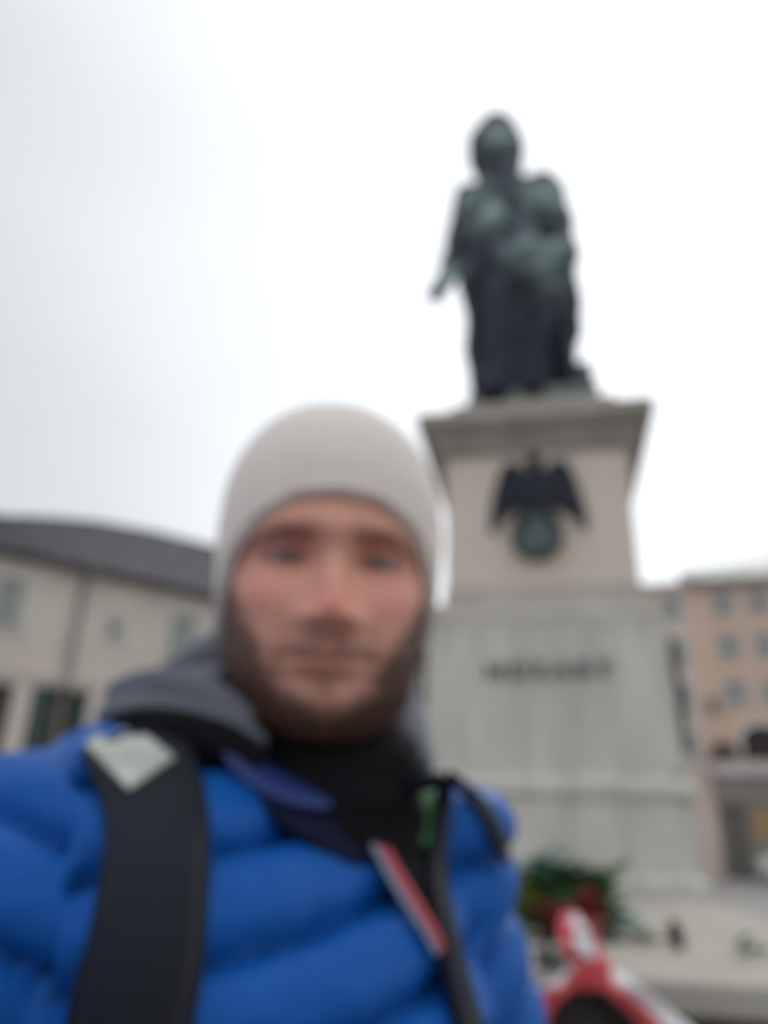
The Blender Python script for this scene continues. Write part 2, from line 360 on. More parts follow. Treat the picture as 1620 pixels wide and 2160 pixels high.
for k in range(9): a = 990+26*k; cp((a+18*math.sin(k), 600), (a+8, 815), 12, 15, -.02+.04*(k % 2))
el((1044, 318), 9, 18, .25, 10); el((1026, 300), 15, 6, .21, 12); el((1064, 300), 15, 6, .21, 12)      # nose and brows
for hx, hy in ((1000, 318), (1002, 340), (1093, 316), (1091, 340), (1004, 296), (1088, 294)): el((hx, hy), 14, 13, .02, 26)      # side curls
cp((1040, 385), (1062, 412), 16, 20, .16, .18); cp((1068, 385), (1058, 412), 14, 18, .16, .18)          # neckcloth
for k, (ax, bx_) in enumerate(((1000, 1008), (1030, 1024), (1095, 1090), (1160, 1150), (1196, 1200))): cp((ax, 610), (bx_, 815), 10, 13, .10+.03*(k % 3))
smesh = remesh(bm, .022, 4, 1)
v = verts(smesh); n = norms(smesh); sv = v @ np.array([math.cos(AZ), -math.sin(AZ), 0])
low = np.clip((6.4-v[:, 2])/1.0, 0, 1)
fold = np.sin(sv*42 + 5*vnoise(v, 1.3) + v[:, 2]*1.5)*.016*low + vnoise(v, 7)*.022 + vnoise(v, 19, 3)*.008
hd = np.clip((v[:, 2]-7.25)/.2, 0, 1); fold = fold*(1-.6*hd) + hd*vnoise(v, 24)*.012
setverts(smesh, v + n*fold[:, None])
n = norms(smesh); v = verts(smesh)
pat = .6*np.clip(.95*n[:, 2] + .55*vnoise(v, 2.2, 5) + .3*vnoise(v, 9, 2) - .02 - .55*low, 0, 1)**1.2
for c, r in (((1140, 540), .25), ((1028, 455), .17), ((1150, 395), .20), ((990, 400), .15), ((1055, 285), .14), ((945, 580), .12)):     # weathered green patches
    p = np.array(S(*c, .22)); pat = np.maximum(pat, .98*np.exp(-(((v-p)**2).sum(1))/(r*r))*(1+.5*vnoise(v, 12)))
pat = np.clip(pat, 0, 1)[:, None]
colattr(smesh, 'patina', np.array([[.022, .027, .042]])*(1-pat) + np.array([[.32, .44, .43]])*pat)
stat = link('statue', smesh, M_bronze, None, True)
tag(stat, 'dark bronze statue of a standing man in a cloak with green patina on its pedestal', 'statue')
bm = bmesh.new(); tmpl = [(-.47, -.36), (.47, -.36), (.5, .4), (-.5, .4)]
box(bm, -.46, .48, -.36, .42, 4.352, 4.57); bevelall(bm, .02, 2)
for vv in bm.verts: vv.co = Matrix.Translation(PA) @ Matrix.Rotation(-AZ, 4, 'Z') @ vv.co
M_plinthb = mat('mossy_bronze', (.10, .125, .11), .7, scale=8, bump=.4, bscale=30, col2=(.20, .22, .19))
frombm('statue_base', bm, M_plinthb, stat)
bm = bmesh.new()
el((1222, 806), 26, 44, -.05, 30); el((1236, 800), 17, 40, .05, 20); cp((1215, 775), (1240, 800), 12, 12, .0)
rk = remesh(bm, .02, 3, 1); v = verts(rk); setverts(rk, v + norms(rk)*(vnoise(v, 8)*.03)[:, None])
link('rock_support', rk, mat('patina_rock', (.06, .09, .09), .6, scale=10, bump=.5, bscale=30, col2=(.13, .19, .18)), stat, True)
# ------------------------------------------------------------------ buildings round the square
M_plaster = mat('beige_plaster', (0.54, 0.475, 0.425), .9, var=.08, scale=.7, bump=.2, bscale=12)
M_trim = mat('pale_trim', (0.50, 0.49, 0.45), .85, scale=2, bump=.1, bscale=20)
M_orange = mat('ochre_plaster', (0.54, 0.385, 0.30), .9, scale=.5, bump=.15, bscale=8, col2=(.61, .445, .35))
M_palepl = mat('rosy_grey_plaster', (0.54, 0.43, 0.37), .9, scale=.5, bump=.15, bscale=8, col2=(.60, .49, .43))
M_glass = mat('window_glass', (0.16, 0.18, 0.175), .12, scale=.8, col2=(.22, .25, .24))
M_frame = mat('window_frame_paint', (0.55, .56, .54), .6, scale=3)
M_roof = mat('slate_roof', (0.052, .050, .060), .75, scale=2.5, bump=.5, bscale=12, col2=(.105, .10, .112))
M_roof2 = mat('pale_tin_roof', (0.50, .50, .46), .6, scale=.6, col2=(.58, .58, .54))
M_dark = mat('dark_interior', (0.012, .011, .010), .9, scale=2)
M_teal = mat('teal_door_paint', (0.016, .038, .036), .55, scale=3, col2=(.024, .052, .048))
M_brown = mat('dark_wood', (0.022, .018, .014), .6, scale=4, stretch=(1, 1, .2), col2=(.036, .030, .024))
M_pipe = mat('zinc_pipe', (0.20, .175, .155), .5, scale=5)
M_maroon = mat('maroon_lunette_wood', (0.022, .010, .010), .6, scale=2)

def wall(name, u0, u1, z0, z1, holes, m, parent, depth=.3):
    "front wall at local y=0 with real openings and reveals; holes = (u0,u1,z0,z1)"
    us = sorted({u0, u1, *[h[0] for h in holes], *[h[1] for h in holes]}); zs = sorted({z0, z1, *[h[2] for h in holes], *[h[3] for h in holes]})
    bm = bmesh.new(); V = {}
    def g(u, y, z):
        k = (round(u, 4), y, round(z, 4))
        if k not in V: V[k] = bm.verts.new((u, y, z))
        return V[k]
    for a, b in zip(us, us[1:]):
        for c, d in zip(zs, zs[1:]):
            if any(h[0]-1e-6 <= a and b <= h[1]+1e-6 and h[2]-1e-6 <= c and d <= h[3]+1e-6 for h in holes): continue
            bm.faces.new((g(a, 0, c), g(b, 0, c), g(b, 0, d), g(a, 0, d)))
    for h in holes:
        a, b, c, d = h; q = [(a, c), (a, d), (b, d), (b, c)]
        for (p, r) in zip(q, q[1:]+q[:1]):
            f = [bm.verts.new((p[0], 0, p[1])), bm.verts.new((p[0], depth, p[1])), bm.verts.new((r[0], depth, r[1])), bm.verts.new((r[0], 0, r[1]))]
            bm.faces.new(f)
    return frombm(name, bm, m, parent)
def window(u, z, wd, h, parent, sur=.14, cols=2, rows=3, surm=None):
    o = empty('window', (u, 0, z)); o.parent = parent
    boxobj('pane', -wd/2, wd/2, .16, .18, 0, h, M_glass, o)
    bm = bmesh.new(); t = .055
    for a in (-wd/2, wd/2-t): box(bm, a, a+t, .10, .155, 0, h)
    for c in range(1, cols): x = -wd/2+wd*c/cols; box(bm, x-.025, x+.025, .105, .155, t+.003, h-t-.003)
    for r in range(rows+1):
        zz = (h-t)*r/rows; box(bm, -wd/2+t+.002, wd/2-t-.002, .11 if 0 < r < rows else .10, .154, zz, zz+t*(1 if r in (0, rows) else .7))
    frombm('frame', bm, M_frame, o)
    bm = bmesh.new()
    if sur:
        for a in (-wd/2-sur, wd/2): box(bm, a, a+sur, -.035, .003, -.0, h)
        box(bm, -wd/2-sur, wd/2+sur, -.04, .003, h+.002, h+sur)
        frombm('surround', bm, surm or M_trim, o)
    boxobj('sill', -wd/2-sur-.05, wd/2+sur+.05, -.12, .003, -.09, -.003, M_trim, o, .01)
    return o
def roofcourses(name, eave, ridge, us, m, parent, rows=14, jit=.02):
    "stepped courses between an eave line and a ridge line; eave/ridge give (y,z) at u"
    bm = bmesh.new()
    for r in range(rows):
        for a, b in zip(us, us[1:]):
            q = []
            for u, rr, lift in ((a, r, .05), (b, r, .05), (b, r+1, 0.0), (a, r+1, 0.0)):
                e, g = eave(u), ridge(u); k = rr/rows
                q.append((u, e[0]+(g[0]-e[0])*k, e[1]+(g[1]-e[1])*k+lift+(random.random()-.5)*jit))
            v = [bm.verts.new(p) for p in q]; bm.faces.new(v)
            lo = [bm.verts.new((p[0], p[1]+.01, p[2]-.09)) for p in q[:2]]; bm.faces.new((lo[0], lo[1], v[1], v[0]))
    return frombm(name, bm, m, parent)

# --- left: beige building with dark roof and tall doorways
DL = Vector((math.sin(RAD(53.3)), math.cos(RAD(53.3)), 0)); NL = Vector((-DL.y, DL.x, 0))
PL = Vector((26*math.sin(RAD(-27.6)), 26*math.cos(RAD(-27.6)), 0))
bl = empty('beige_building', PL, math.atan2(DL.y, DL.x))
tag(bl, 'beige plastered building with dark slate roof and teal doors behind the man', 'building')
doors = [(-4.2, -2.4, 0.02, 5.55), (-.55, 1.29, .02, 5.55), (1.80, 3.56, .02, 5.62), (5.0, 6.8, .02, 5.6), (9, 10.8, .02, 5.6), (13, 14.8, .02, 5.6), (17, 18.8, .02, 5.6), (21, 22.8, .02, 5.6)]
wins = [(-3.3, 7.2, .9, 1.5), (.55, 7.2, .86, 1.52), (3.98, 7.45, .42, .62), (6.35, 7.15, .9, 1.5), (9.5, 7.15, .9, 1.5), (13, 7.15, .9, 1.5), (16.5, 7.15, .9, 1.5), (20, 7.15, .9, 1.5), (23.5, 7.15, .9, 1.5)]
wall('front_wall', -6, 26, 0, 9.62, doors + [(u-a/2, u+a/2, z, z+h) for u, z, a, h in wins], M_plaster, bl)
boxobj('side_wall', -6, -5.7, .301, 10, 0, 9.6, M_plaster, bl); boxobj('side_wall', 25.7, 26, .301, 10, 0, 9.6, M_plaster, bl); boxobj('back_wall', -5.69, 25.69, 9.7, 10, 0, 9.6, M_plaster, bl)
for u, z, a, h in wins: window(u, z, a, h, bl, .16 if a > .6 else .12, 2 if a > .6 else 1, 3 if a > .6 else 1)
for i, (a, b, c, d) in enumerate(doors):
    o = empty('doorway', ((a+b)/2, 0, 0)); o.parent = bl; hw = (b-a)/2
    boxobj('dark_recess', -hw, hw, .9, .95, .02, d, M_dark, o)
    if i == 1:
        boxobj('brown_door', -hw+.01, hw-.01, .18, .26, .02, d-.01, M_brown, o)
    else:
        lf = boxobj('teal_leaf', -hw+.01, -hw+.60, .02, .09, .03, d-.01, M_teal, o, .01)
        for zz in (.5, 2.3, 4.1): boxobj('leaf_panel', -hw+.10, -hw+.50, -.004, .021, zz, zz+1.2, M_teal, lf, .008)
        lf = boxobj('teal_leaf', hw-.42, hw-.01, .02, .09, .03, d-.01, M_teal, o, .01)
        for zz in (.5, 2.3, 4.1): boxobj('leaf_panel', hw-.36, hw-.08, -.004, .021, zz, zz+1.2, M_teal, lf, .008)
        boxobj('brown_door', -hw+.61, hw-.43, .28, .34, .02, d-.4, M_brown, o)
boxobj('string_course', -6.02, 26.02, -.10, .003, 5.80, 6.02, M_plaster, bl, .02)
boxobj('eaves_board', -6.1, 26.1, -.42, -.004, 9.40, 9.56, mat('eaves_board_paint', (.06, .052, .05), .8), bl, .02)
def ridgeL(px, py): p = onplane(px, py, PL + NL*5.0, NL); return ((p-PL).dot(DL), p.z)
RP = [(-7, ridgeL(0, 1092)[1]+.1), ridgeL(0, 1092), ridgeL(100, 1095), ridgeL(200, 1103), ridgeL(320, 1124), ridgeL(440, 1153), (27, ridgeL(440, 1153)[1]-.2)]
RP[0] = (-7, RP[1][1])
def ri(u): return (5.0, float(np.interp(u, [p[0] for p in RP], [p[1] for p in RP])))
roofcourses('roof', lambda u: (-.48, 9.52), ri, [-6.4+.36*k for k in range(92)], M_roof, bl, 16, .035)
roofcourses('roof_back', lambda u: (10.4, 9.5), ri, [-6.4+1.6*k for k in range(21)], M_roof, bl, 6)
bm = bmesh.new(); us = [-6.4+.5*k for k in range(66)]
tube(bm, [(u, 5.0, ri(u)[1]+.03) for u in us], .09, 8); frombm('ridge_tiles', bm, M_roof, bl, True)
bm = bmesh.new(); tube(bm, [(-6.3+.8*k, -.52, 9.50) for k in range(41)], .075, 10); frombm('gutter', bm, M_roof, bl, True)
bm = bmesh.new(); tube(bm, [(2.74, -.50, 9.45), (2.73, -.46, 9.2), (2.71, -.13, 8.95), (2.71, -.11, 8), (2.71, -.11, 4), (2.71, -.11, .05)], .085, 10); dp = frombm('downpipe', bm, M_pipe, bl, True)
bm = bmesh.new(); box(bm, 2.56, 2.90, -.66, -.42, 9.22, 9.47); bevelall(bm, .03, 1); frombm('hopper', bm, M_roof, dp)
for u in (18.0,):
    ch = boxobj('chimney', u, u+.8, 4.0, 4.6, ri(u)[1]-1.2, ri(u)[1]+.15, M_plaster, bl, .02)

# --- right: ochre building and its paler neighbour
DR = Vector((math.sin(RAD(108)), math.cos(RAD(108)), 0)); NR = Vector((-DR.y, DR.x, 0))
PR = Vector((55*math.sin(RAD(24)), 55*math.cos(RAD(24)), 0)); RZ = math.atan2(DR.y, DR.x)
ob = empty('ochre_building', PR, RZ)
tag(ob, 'ochre facade with pale framed windows and a dark lunette, behind the pedestal', 'building')
cols = [.62, 2.88, 5.14, 7.4, 9.66, 11.92, 14.18]
owin = [(u, z, .95, 1.35) for u in cols for z in (16.1, 13.2, 10.2)]
lun = [(.55, 3.15, 6.75, 8.1), (5.2, 7.8, 6.75, 8.1), (9.9, 12.5, 6.75, 8.1)]
dor = [(-1.28, .20, .02, 4.05), (4.4, 6.6, .02, 3.6), (8.4, 10.6, .02, 3.6), (12.4, 14.6, .02, 3.6)]
wall('upper_wall', -1.45, 16, 6.7, 18.1, [(u-a/2, u+a/2, z, z+h) for u, z, a, h in owin] + lun, M_orange, ob)
wall('ground_floor_wall', -1.45, 16, 0, 6.698, dor, mat('taupe_plaster', (.24, .205, .175), .9, scale=.6, col2=(.30, .26, .225)), ob, .5)
for u, z, a, h in owin: window(u, z, a, h, ob, .34, 2, 2, mat('pale_window_surround', (.40, .37, .345), .85, scale=2) if (u, z) == (cols[0], 16.1) else bpy.data.materials['pale_window_surround'])
for a, b, c, d in lun:
    o = empty('lunette', ((a+b)/2, 0, c)); o.parent = ob; hw = (b-a)/2; h = d-c
    boxobj('dark_panel', -hw, hw, .2, .25, 0, h, M_maroon, o)
    arc = [(hw*1.0*math.cos(RAD(t)), h-.05+.85*math.sin(RAD(t))) for t in range(0, 181, 12)]
    prism('arch_panel', arc, -.015, .02, M_maroon, o)
    P = [(1.12*hw*math.cos(RAD(t)), h-.05+1.05*math.sin(RAD(t))) for t in range(0, 181, 12)]
    bm = bmesh.new(); prof = [(hw*1.2, 0)] + [(1.2*hw*math.cos(RAD(t)), h-.05+1.12*math.sin(RAD(t))) for t in range(0, 181, 12)] + [(-hw*1.2, 0)]
    inn = [(hw, 0)] + [(hw*math.cos(RAD(t)), h-.05+.85*math.sin(RAD(t))) for t in range(0, 181, 12)] + [(-hw, 0)]
    for y0, y1 in ((-.09, .0),):
        A = [[bm.verts.new((x, y, z)) for x, z in L] for L in (prof, inn) for y in (y0, y1)]
        k = len(prof)
        for i in range(k-1):
            bm.faces.new((A[0][i], A[0][i+1], A[2][i+1], A[2][i])); bm.faces.new((A[0][i], A[1][i], A[1][i+1], A[0][i+1])); bm.faces.new((A[2][i], A[2][i+1], A[3][i+1], A[3][i]))
    bmesh.ops.recalc_face_normals(bm, faces=bm.faces[:])
    frombm('white_surround', bm, mat('white_stucco', (.62, .61, .58), .85) if 'white_stucco' not in bpy.data.materials else bpy.data.materials['white_stucco'], o)
    bm = bmesh.new()
    for q in range(-2, 3): box(bm, q*hw*.36-.03, q*hw*.36+.03, .15, .198, .02, h-.02)
    frombm('glazing_bars', bm, M_brown, o)
for a, b, c, d in dor:
    o = empty('portal', ((a+b)/2, 0, 0)); o.parent = ob; hw = (b-a)/2
    boxobj('door_leaf', -hw+.01, -.008, .32, .40, .02, d-.01, mat('dark_olive_door', (.12, .115, .10), .6) if 'dark_olive_door' not in bpy.data.materials else bpy.data.materials['dark_olive_door'], o, .01)
    boxobj('door_leaf', .008, hw-.01, .32, .40, .02, d-.01, bpy.data.materials['dark_olive_door'], o, .01)
boxobj('terrace_edge', -1.45, 16.1, -.75, -.005, 5.75, 6.55, mat('light_render', (.47, .44, .42), .85, scale=.8), ob, .03)
boxobj('frieze', -1.44, 16.05, -.28, -.005, 4.45, 5.60, mat('dusky_frieze', (.27, .235, .225), .85, scale=.8), ob, .03)
boxobj('cornice', -1.46, 16.1, -.55, -.005, 18.1, 18.55, mat('taupe_cornice', (.27, .24, .22), .85, scale=.8), ob, .05)
boxobj('shop_panel', .45, 3.7, -.12, -.005, 2.2, 4.0, mat('tan_shop_board', (.30, .20, .11), .7, scale=1), ob, .02)
boxobj('end_wall', 15.7, 16, .5, 12, 0, 18.1, M_orange, ob); boxobj('back_wall', -1.44, 16, 11.7, 12.0, 0, 18, M_orange, ob)
def ridgeR(px, py): p = onplane(px, py, PR + NR*7.0, NR); return ((p-PR).dot(DR), p.z)
q0, q1 = ridgeR(1450, 1206), ridgeR(1615, 1178)
def rr(u): return (7.0, float(np.interp(u, [q0[0]-.3, q1[0], 16], [q0[1], q1[1], q1[1]+.3])))
roofcourses('roof', lambda u: (-.4, 18.56), rr, [-1.4+.6*k for k in range(30)], M_roof2, ob, 10)
roofcourses('roof_back', lambda u: (12.3, 18.3), rr, [-1.4+1.2*k for k in range(15)], M_roof2, ob, 4)
pb = empty('rosy_building', PR, RZ)
tag(pb, 'rosy grey facade squeezed between the pedestal and the ochre building', 'building')
pwin = [(u, z, 1.0, 1.5) for u in (-2.6, -4.9, -7.2, -9.5, -11.8) for z in (16.0, 13.0, 10.0, 6.9)]
pd = [(-6.3, -4.3, .02, 3.4), (-11, -9, .02, 3.4)]
wall('front_wall', -15, -1.47, 0, 18.0, [(u-a/2, u+a/2, z, z+h) for u, z, a, h in pwin] + pd, M_palepl, pb)
for u, z, a, h in pwin: window(u, z, a, h, pb, .25)
for a, b, c, d in pd:
    boxobj('door_leaf', a+.01, b-.01, .2, .28, .02, d-.01, M_brown, pb, .01)
boxobj('cornice', -15.1, -1.48, -.4, -.005, 18.0, 18.35, M_palepl, pb, .05)
boxobj('end_wall', -15, -14.7, .31, 11, 0, 18, M_palepl, pb); boxobj('back_wall', -14.69, -1.47, 10.7, 11, 0, 18, M_palepl, pb)
roofcourses('roof', lambda u: (-.42, 18.36), lambda u: (6.0, 19.6), [-15.2+.6*k for k in range(23)]+[-1.5], M_roof2, pb, 8)
roofcourses('roof_back', lambda u: (11.2, 18.36), lambda u: (6.0, 19.6), [-15.2+1.2*k for k in range(12)]+[-1.5], M_roof2, pb, 4)
def RW(u, y, z): return PR + DR*u + NR*y + Vector((0, 0, z))
# shrub in a trough on the terrace edge, rolled flag on the wall, white van below
sh = empty('terrace_shrub', RW(-.55, -.37, 6.55), RZ)
tag(sh, 'dark olive shrub on the terrace edge of the ochre building, beside the lunette', 'shrub')
boxobj('trough', -.75, .75, -.18, .18, 0, .32, M_pipe, sh, .03)
M_shrub = mat('shrub_leaf', (.045, .05, .032), .7, scale=5, col2=(.085, .09, .06))
bm = bmesh.new()
for k in range(1500):
    a = random.random()*6.283; r = random.random()**.5; h = random.random()
    p = Vector((1.0*r*math.cos(a)*(1-.35*h)+.12*math.sin(7*a), .42*r*math.sin(a), .32+1.05*h*(1-.35*r*r)))
    R = Matrix.Rotation(random.random()*6.28, 3, 'Z') @ Matrix.Rotation(random.random()*2-1, 3, 'X')
    q = [p + R @ Vector(t) for t in ((-.05, 0, 0), (0, -.03, .02), (.06, 0, 0), (0, .03, .02))]
    bm.faces.new([bm.verts.new(t) for t in q])
frombm('foliage', bm, M_shrub, sh)['kind'] = 'stuff'
bm = bmesh.new(); tube(bm, [(.3*math.sin(k)*.5, .08*math.cos(k), .3+.1*k) for k in range(9)], [.03-.002*k for k in range(9)], 6); frombm('stem', bm, M_brown, sh)
fl = empty('rolled_flag', RW(-.93, -.02, 9.6), RZ)
tag(fl, 'small mauve grey flag hanging on the ochre wall left of the lowest windows', 'flag')
bm = bmesh.new(); tube(bm, [(0, 0, 0), (0, -.9, .9)], .03, 8); frombm('pole', bm, M_dark, fl)
bm = bmesh.new(); g = []
for i in range(9):
    for j in range(9): g.append(bm.verts.new((.06+.30*(i/8-.5)*2*(1-.25*j/8)+.05*math.sin(i*1.7), -.62+.10*math.sin(i*1.9+j*.4), .95-.12*j)))
for i in range(8):
    for j in range(8): bm.faces.new((g[i*9+j], g[i*9+9+j], g[i*9+10+j], g[i*9+1+j]))
c = frombm('cloth', bm, mat('mauve_cloth', (.20, .155, .185), .9, scale=4), fl, True); c.modifiers.new('s', 'SOLIDIFY').thickness = .015
van = empty('parked_van', RW(2.3, -2.6, 0), RZ)
tag(van, 'white van parked below the ochre building at the right edge', 'van')
M_white = mat('white_car_paint', (.62, .63, .62), .3, scale=.5, coat=.4); M_tyre = mat('tyre_rubber', (.012, .012, .012), .9)
prof = [(-2.3, .35), (-2.32, .95), (-2.1, 1.12), (-1.45, 1.22), (-.95, 1.78), (-.6, 1.92), (2.2, 1.95), (2.32, 1.75), (2.35, .4), (1.9, .32), (-1.9, .30)]
prism('body', prof, -.9, .9, M_white, van, .05)
prism('side_window', [(-1.15, 1.28), (-.82, 1.72), (-.1, 1.76), (-.1, 1.25)], -.908, -.88, M_glass, van)
prism('side_window', [(0, 1.25), (0, 1.76), (1.0, 1.78), (1.0, 1.27)], -.908, -.88, M_glass, van)
prism('door_seam', [(-.06, .45), (-.06, 1.82), (-.045, 1.82), (-.045, .45)], -.907, -.88, M_tyre, van)
prism('headlight', [(-2.34, .75), (-2.34, .95), (-2.1, 1.0), (-2.05, .8)], -.915, -.6, M_glass, van)
prism('bumper', [(-2.38, .32), (-2.38, .6), (-2.0, .6), (-2.0, .32)], -.92, .92, mat('grey_plastic', (.08, .08, .08), .7), van)
for x in (-1.45, 1.5):
    for y in (-.92, .70):
        bm = bmesh.new(); bmesh.ops.create_cone(bm, cap_ends=True, segments=28, radius1=.34, radius2=.34, depth=.22, matrix=Matrix.Translation((x, y+.11, .34)) @ Matrix.Rotation(RAD(90), 4, 'X')); bevelall(bm, .012, 1)
        wh = frombm('wheel', bm, M_tyre, van)
        bm = bmesh.new(); bmesh.ops.create_cone(bm, cap_ends=True, segments=20, radius1=.2, radius2=.17, depth=.03, matrix=Matrix.Translation((x, y-.01 if y < 0 else y+.235, .34)) @ Matrix.Rotation(RAD(90), 4, 'X')); frombm('rim', bm, M_frame, wh)

# ------------------------------------------------------------------ flowers, wreath and ribbon at the foot of the monument
ZP = 1.30
M_leafd = mat('dark_green_leaf', (.034, .080, .024), .5, scale=8, col2=(.065, .13, .045))
M_leafb = mat('bluish_green_leaf', (.055, .135, .105), .5, scale=8, col2=(.10, .20, .16))
M_leafy = mat('yellow_green_leaf', (.14, .17, .03), .55, scale=8, col2=(.22, .25, .06))
M_rose = mat('red_petal', (.17, .016, .018), .6, scale=20, col2=(.30, .035, .04))
M_rosed = mat('wilted_petal', (.10, .035, .03), .7, scale=20, col2=(.18, .08, .07))
M_stem = mat('flower_stem', (.06, .08, .03), .7)
M_red = mat('red_ribbon', (.50, .035, .045), .45, scale=6, col2=(.62, .055, .065), sheen=.3)
M_wht = mat('white_ribbon', (.72, .70, .72), .5, scale=6, sheen=.3)
M_blk = mat('blackened_leaf', (.010, .010, .010), .6, scale=12, col2=(.022, .02, .018))
M_foil = mat('dark_foil', (.035, .04, .042), .4, scale=9, col2=(.08, .085, .085))
def leafmesh(name, L, W, curl, m):
    v, f = [], []; n = 7
    for i in range(n+1):
        t = i/n; ww = W*math.sin(math.pi*min(1, t*.96+.04))**.8*(1-.25*t)
        for s in (-1, 0, 1): v.append((s*ww, L*t, curl*L*(t*t)*-1 + abs(s)*ww*.35))
    for i in range(n):
        for s in (0, 1): a = i*3+s; f.append((a, a+1, a+4, a+3))
    me = bpy.data.meshes.new(name); me.from_pydata(v, [], f); me.materials.append(m); me.polygons.foreach_set('use_smooth', [True]*len(f)); return me
LM = {k: leafmesh('leaf', .085, .021, .35, m) for k, m in (('d', M_leafd), ('b', M_leafb), ('y', M_leafy))}
def leaf(parent, kind, p, aim, scale=1.0):
    o = bpy.data.objects.new('leaf', LM[kind]); COL.objects.link(o); o.parent = parent
    q = Vector(aim).to_track_quat('Y', 'Z') @ Matrix.Rotation(random.uniform(-.9, .9), 4, 'Y').to_quaternion()
    o.matrix_local = Matrix.LocRotScale(Vector(p), q, Vector((scale,)*3)); return o
def rosemesh(name, r, m):
    bm = bmesh.new()
    for ring, (k, rad, op) in enumerate(((3, .35, .15), (4, .6, .35), (5, .9, .65), (6, 1.1, 1.0))):
        for j in range(k):
            a0 = j/k*6.283+ring*.7; g = []
            for i in range(5):
                for t in range(4):
                    a = a0+(i/4-.5)*6.283/k*1.35; h = t/3; rr_ = r*rad*(.25+.75*h**.7+op*.25*h*h)
                    g.append(bm.verts.new((rr_*math.cos(a), rr_*math.sin(a), r*(1.15-op*.35)*h - r*.3 + .1*r*math.cos((i/4-.5)*3))))
            for i in range(4):
                for t in range(3): bm.faces.new((g[i*4+t], g[i*4+4+t], g[i*4+5+t], g[i*4+1+t]))
    me = bpy.data.meshes.new(name); bm.to_mesh(me); bm.free(); me.materials.append(m); me.polygons.foreach_set('use_smooth', [True]*len(me.polygons)); return me
RM = rosemesh('rose', .026, M_rose); RMD = rosemesh('flower_head', .026, M_rosed)
def rose(parent, me, p, aim, s=1.0, nm='rose'):
    o = bpy.data.objects.new(nm, me); COL.objects.link(o); o.parent = parent
    o.matrix_local = Matrix.LocRotScale(Vector(p), Vector(aim).to_track_quat('Z', 'Y'), Vector((s,)*3)); return o
# big bouquet: laid with its heads to the viewer
BO = atz(1205, 1972, ZP); BO.z = ZP
bq = empty('bouquet', BO); tag(bq, 'big bouquet of red roses and dark green leaves lying on the platform', 'bouquet')
def bp(px, py, Y): return at(px, py, Y) - BO
for px, py, Y, k, s in [(1150, 1850, 2.2, 'b', 1.5), (1168, 1838, 2.2, 'b', 1.5), (1190, 1845, 2.22, 'b', 1.4), (1160, 1868, 2.16, 'b', 1.4), (1208, 1850, 2.2, 'd', 1.5), (1225, 1862, 2.2, 'd', 1.5),
        (1240, 1880, 2.18, 'd', 1.4), (1200, 1885, 2.1, 'd', 1.5), (1175, 1895, 2.1, 'd', 1.5), (1255, 1900, 2.15, 'd', 1.3), (1185, 1870, 2.14, 'd', 1.4), (1215, 1875, 2.14, 'd', 1.4), (1270, 1925, 2.1, 'd', 1.3),
        (1285, 1950, 2.06, 'b', 1.2), (1280, 1965, 2.04, 'd', 1.1), (1100, 1870, 2.14, 'y', 1.4), (1112, 1858, 2.16, 'y', 1.4), (1118, 1885, 2.1, 'y', 1.3), (1095, 1895, 2.1, 'y', 1.3), (1125, 1900, 2.08, 'y', 1.2),
        (1120, 1930, 2.06, 'd', 1.2), (1140, 1950, 2.05, 'd', 1.2), (1165, 1955, 2.03, 'd', 1.1), (1225, 1945, 2.0, 'y', 1.0), (1245, 1940, 2.04, 'd', 1.1), (1215, 1910, 2.06, 'd', 1.2), (1150, 1905, 2.1, 'd', 1.3), (1110, 1915, 2.1, 'y', 1.2), (1105, 1850, 2.18, 'y', 1.5), (1145, 1832, 2.22, 'b', 1.6), (1180, 1825, 2.24, 'b', 1.6), (1235, 1850, 2.22, 'd', 1.5), (1262, 1868, 2.2, 'd', 1.5), (1288, 1905, 2.15, 'd', 1.4), (1297, 1940, 2.1, 'b', 1.3), (1265, 1885, 2.2, 'd', 1.2)]:
    for rep in range(4):
        P = bp(px+random.uniform(-14, 14), py+random.uniform(-12, 12), Y+random.uniform(-.05, .05))
        aim = (random.uniform(-.7, .7)+(px-1195)/140, random.uniform(-.6, .3), random.uniform(.1, 1.0))
        a = Vector(aim).normalized(); P2 = P - a*.045*s; P2.z = max(P2.z, .006)
        leaf(bq, k, P2, a, s*random.uniform(.85, 1.2))
for px, py, Y in [(1140, 1922, 2.02), (1188, 1938, 1.99), (1178, 1955, 1.99), (1245, 1902, 2.04), (1262, 1938, 2.0), (1240, 1955, 1.97), (1225, 1918, 2.02), (1150, 1950, 2.0)]:
    P = bp(px, py, Y); P.z = max(P.z, .025); rose(bq, RM, P, (random.uniform(-.4, .4), -1, random.uniform(.2, .8)), random.uniform(.62, .85))
bm = bmesh.new()
for k in range(11):
    e = bp(1140+13*k, 1940-4*(k % 3), 2.02); e.z = max(e.z, .02); mpt = Vector((-.005+.004*k-.02, .18, .035)); b_ = Vector((-.03+.006*k, .44, .02))
    tube(bm, [e, mpt, b_], .0035, 6)
frombm('stems', bm, M_stem, bq)
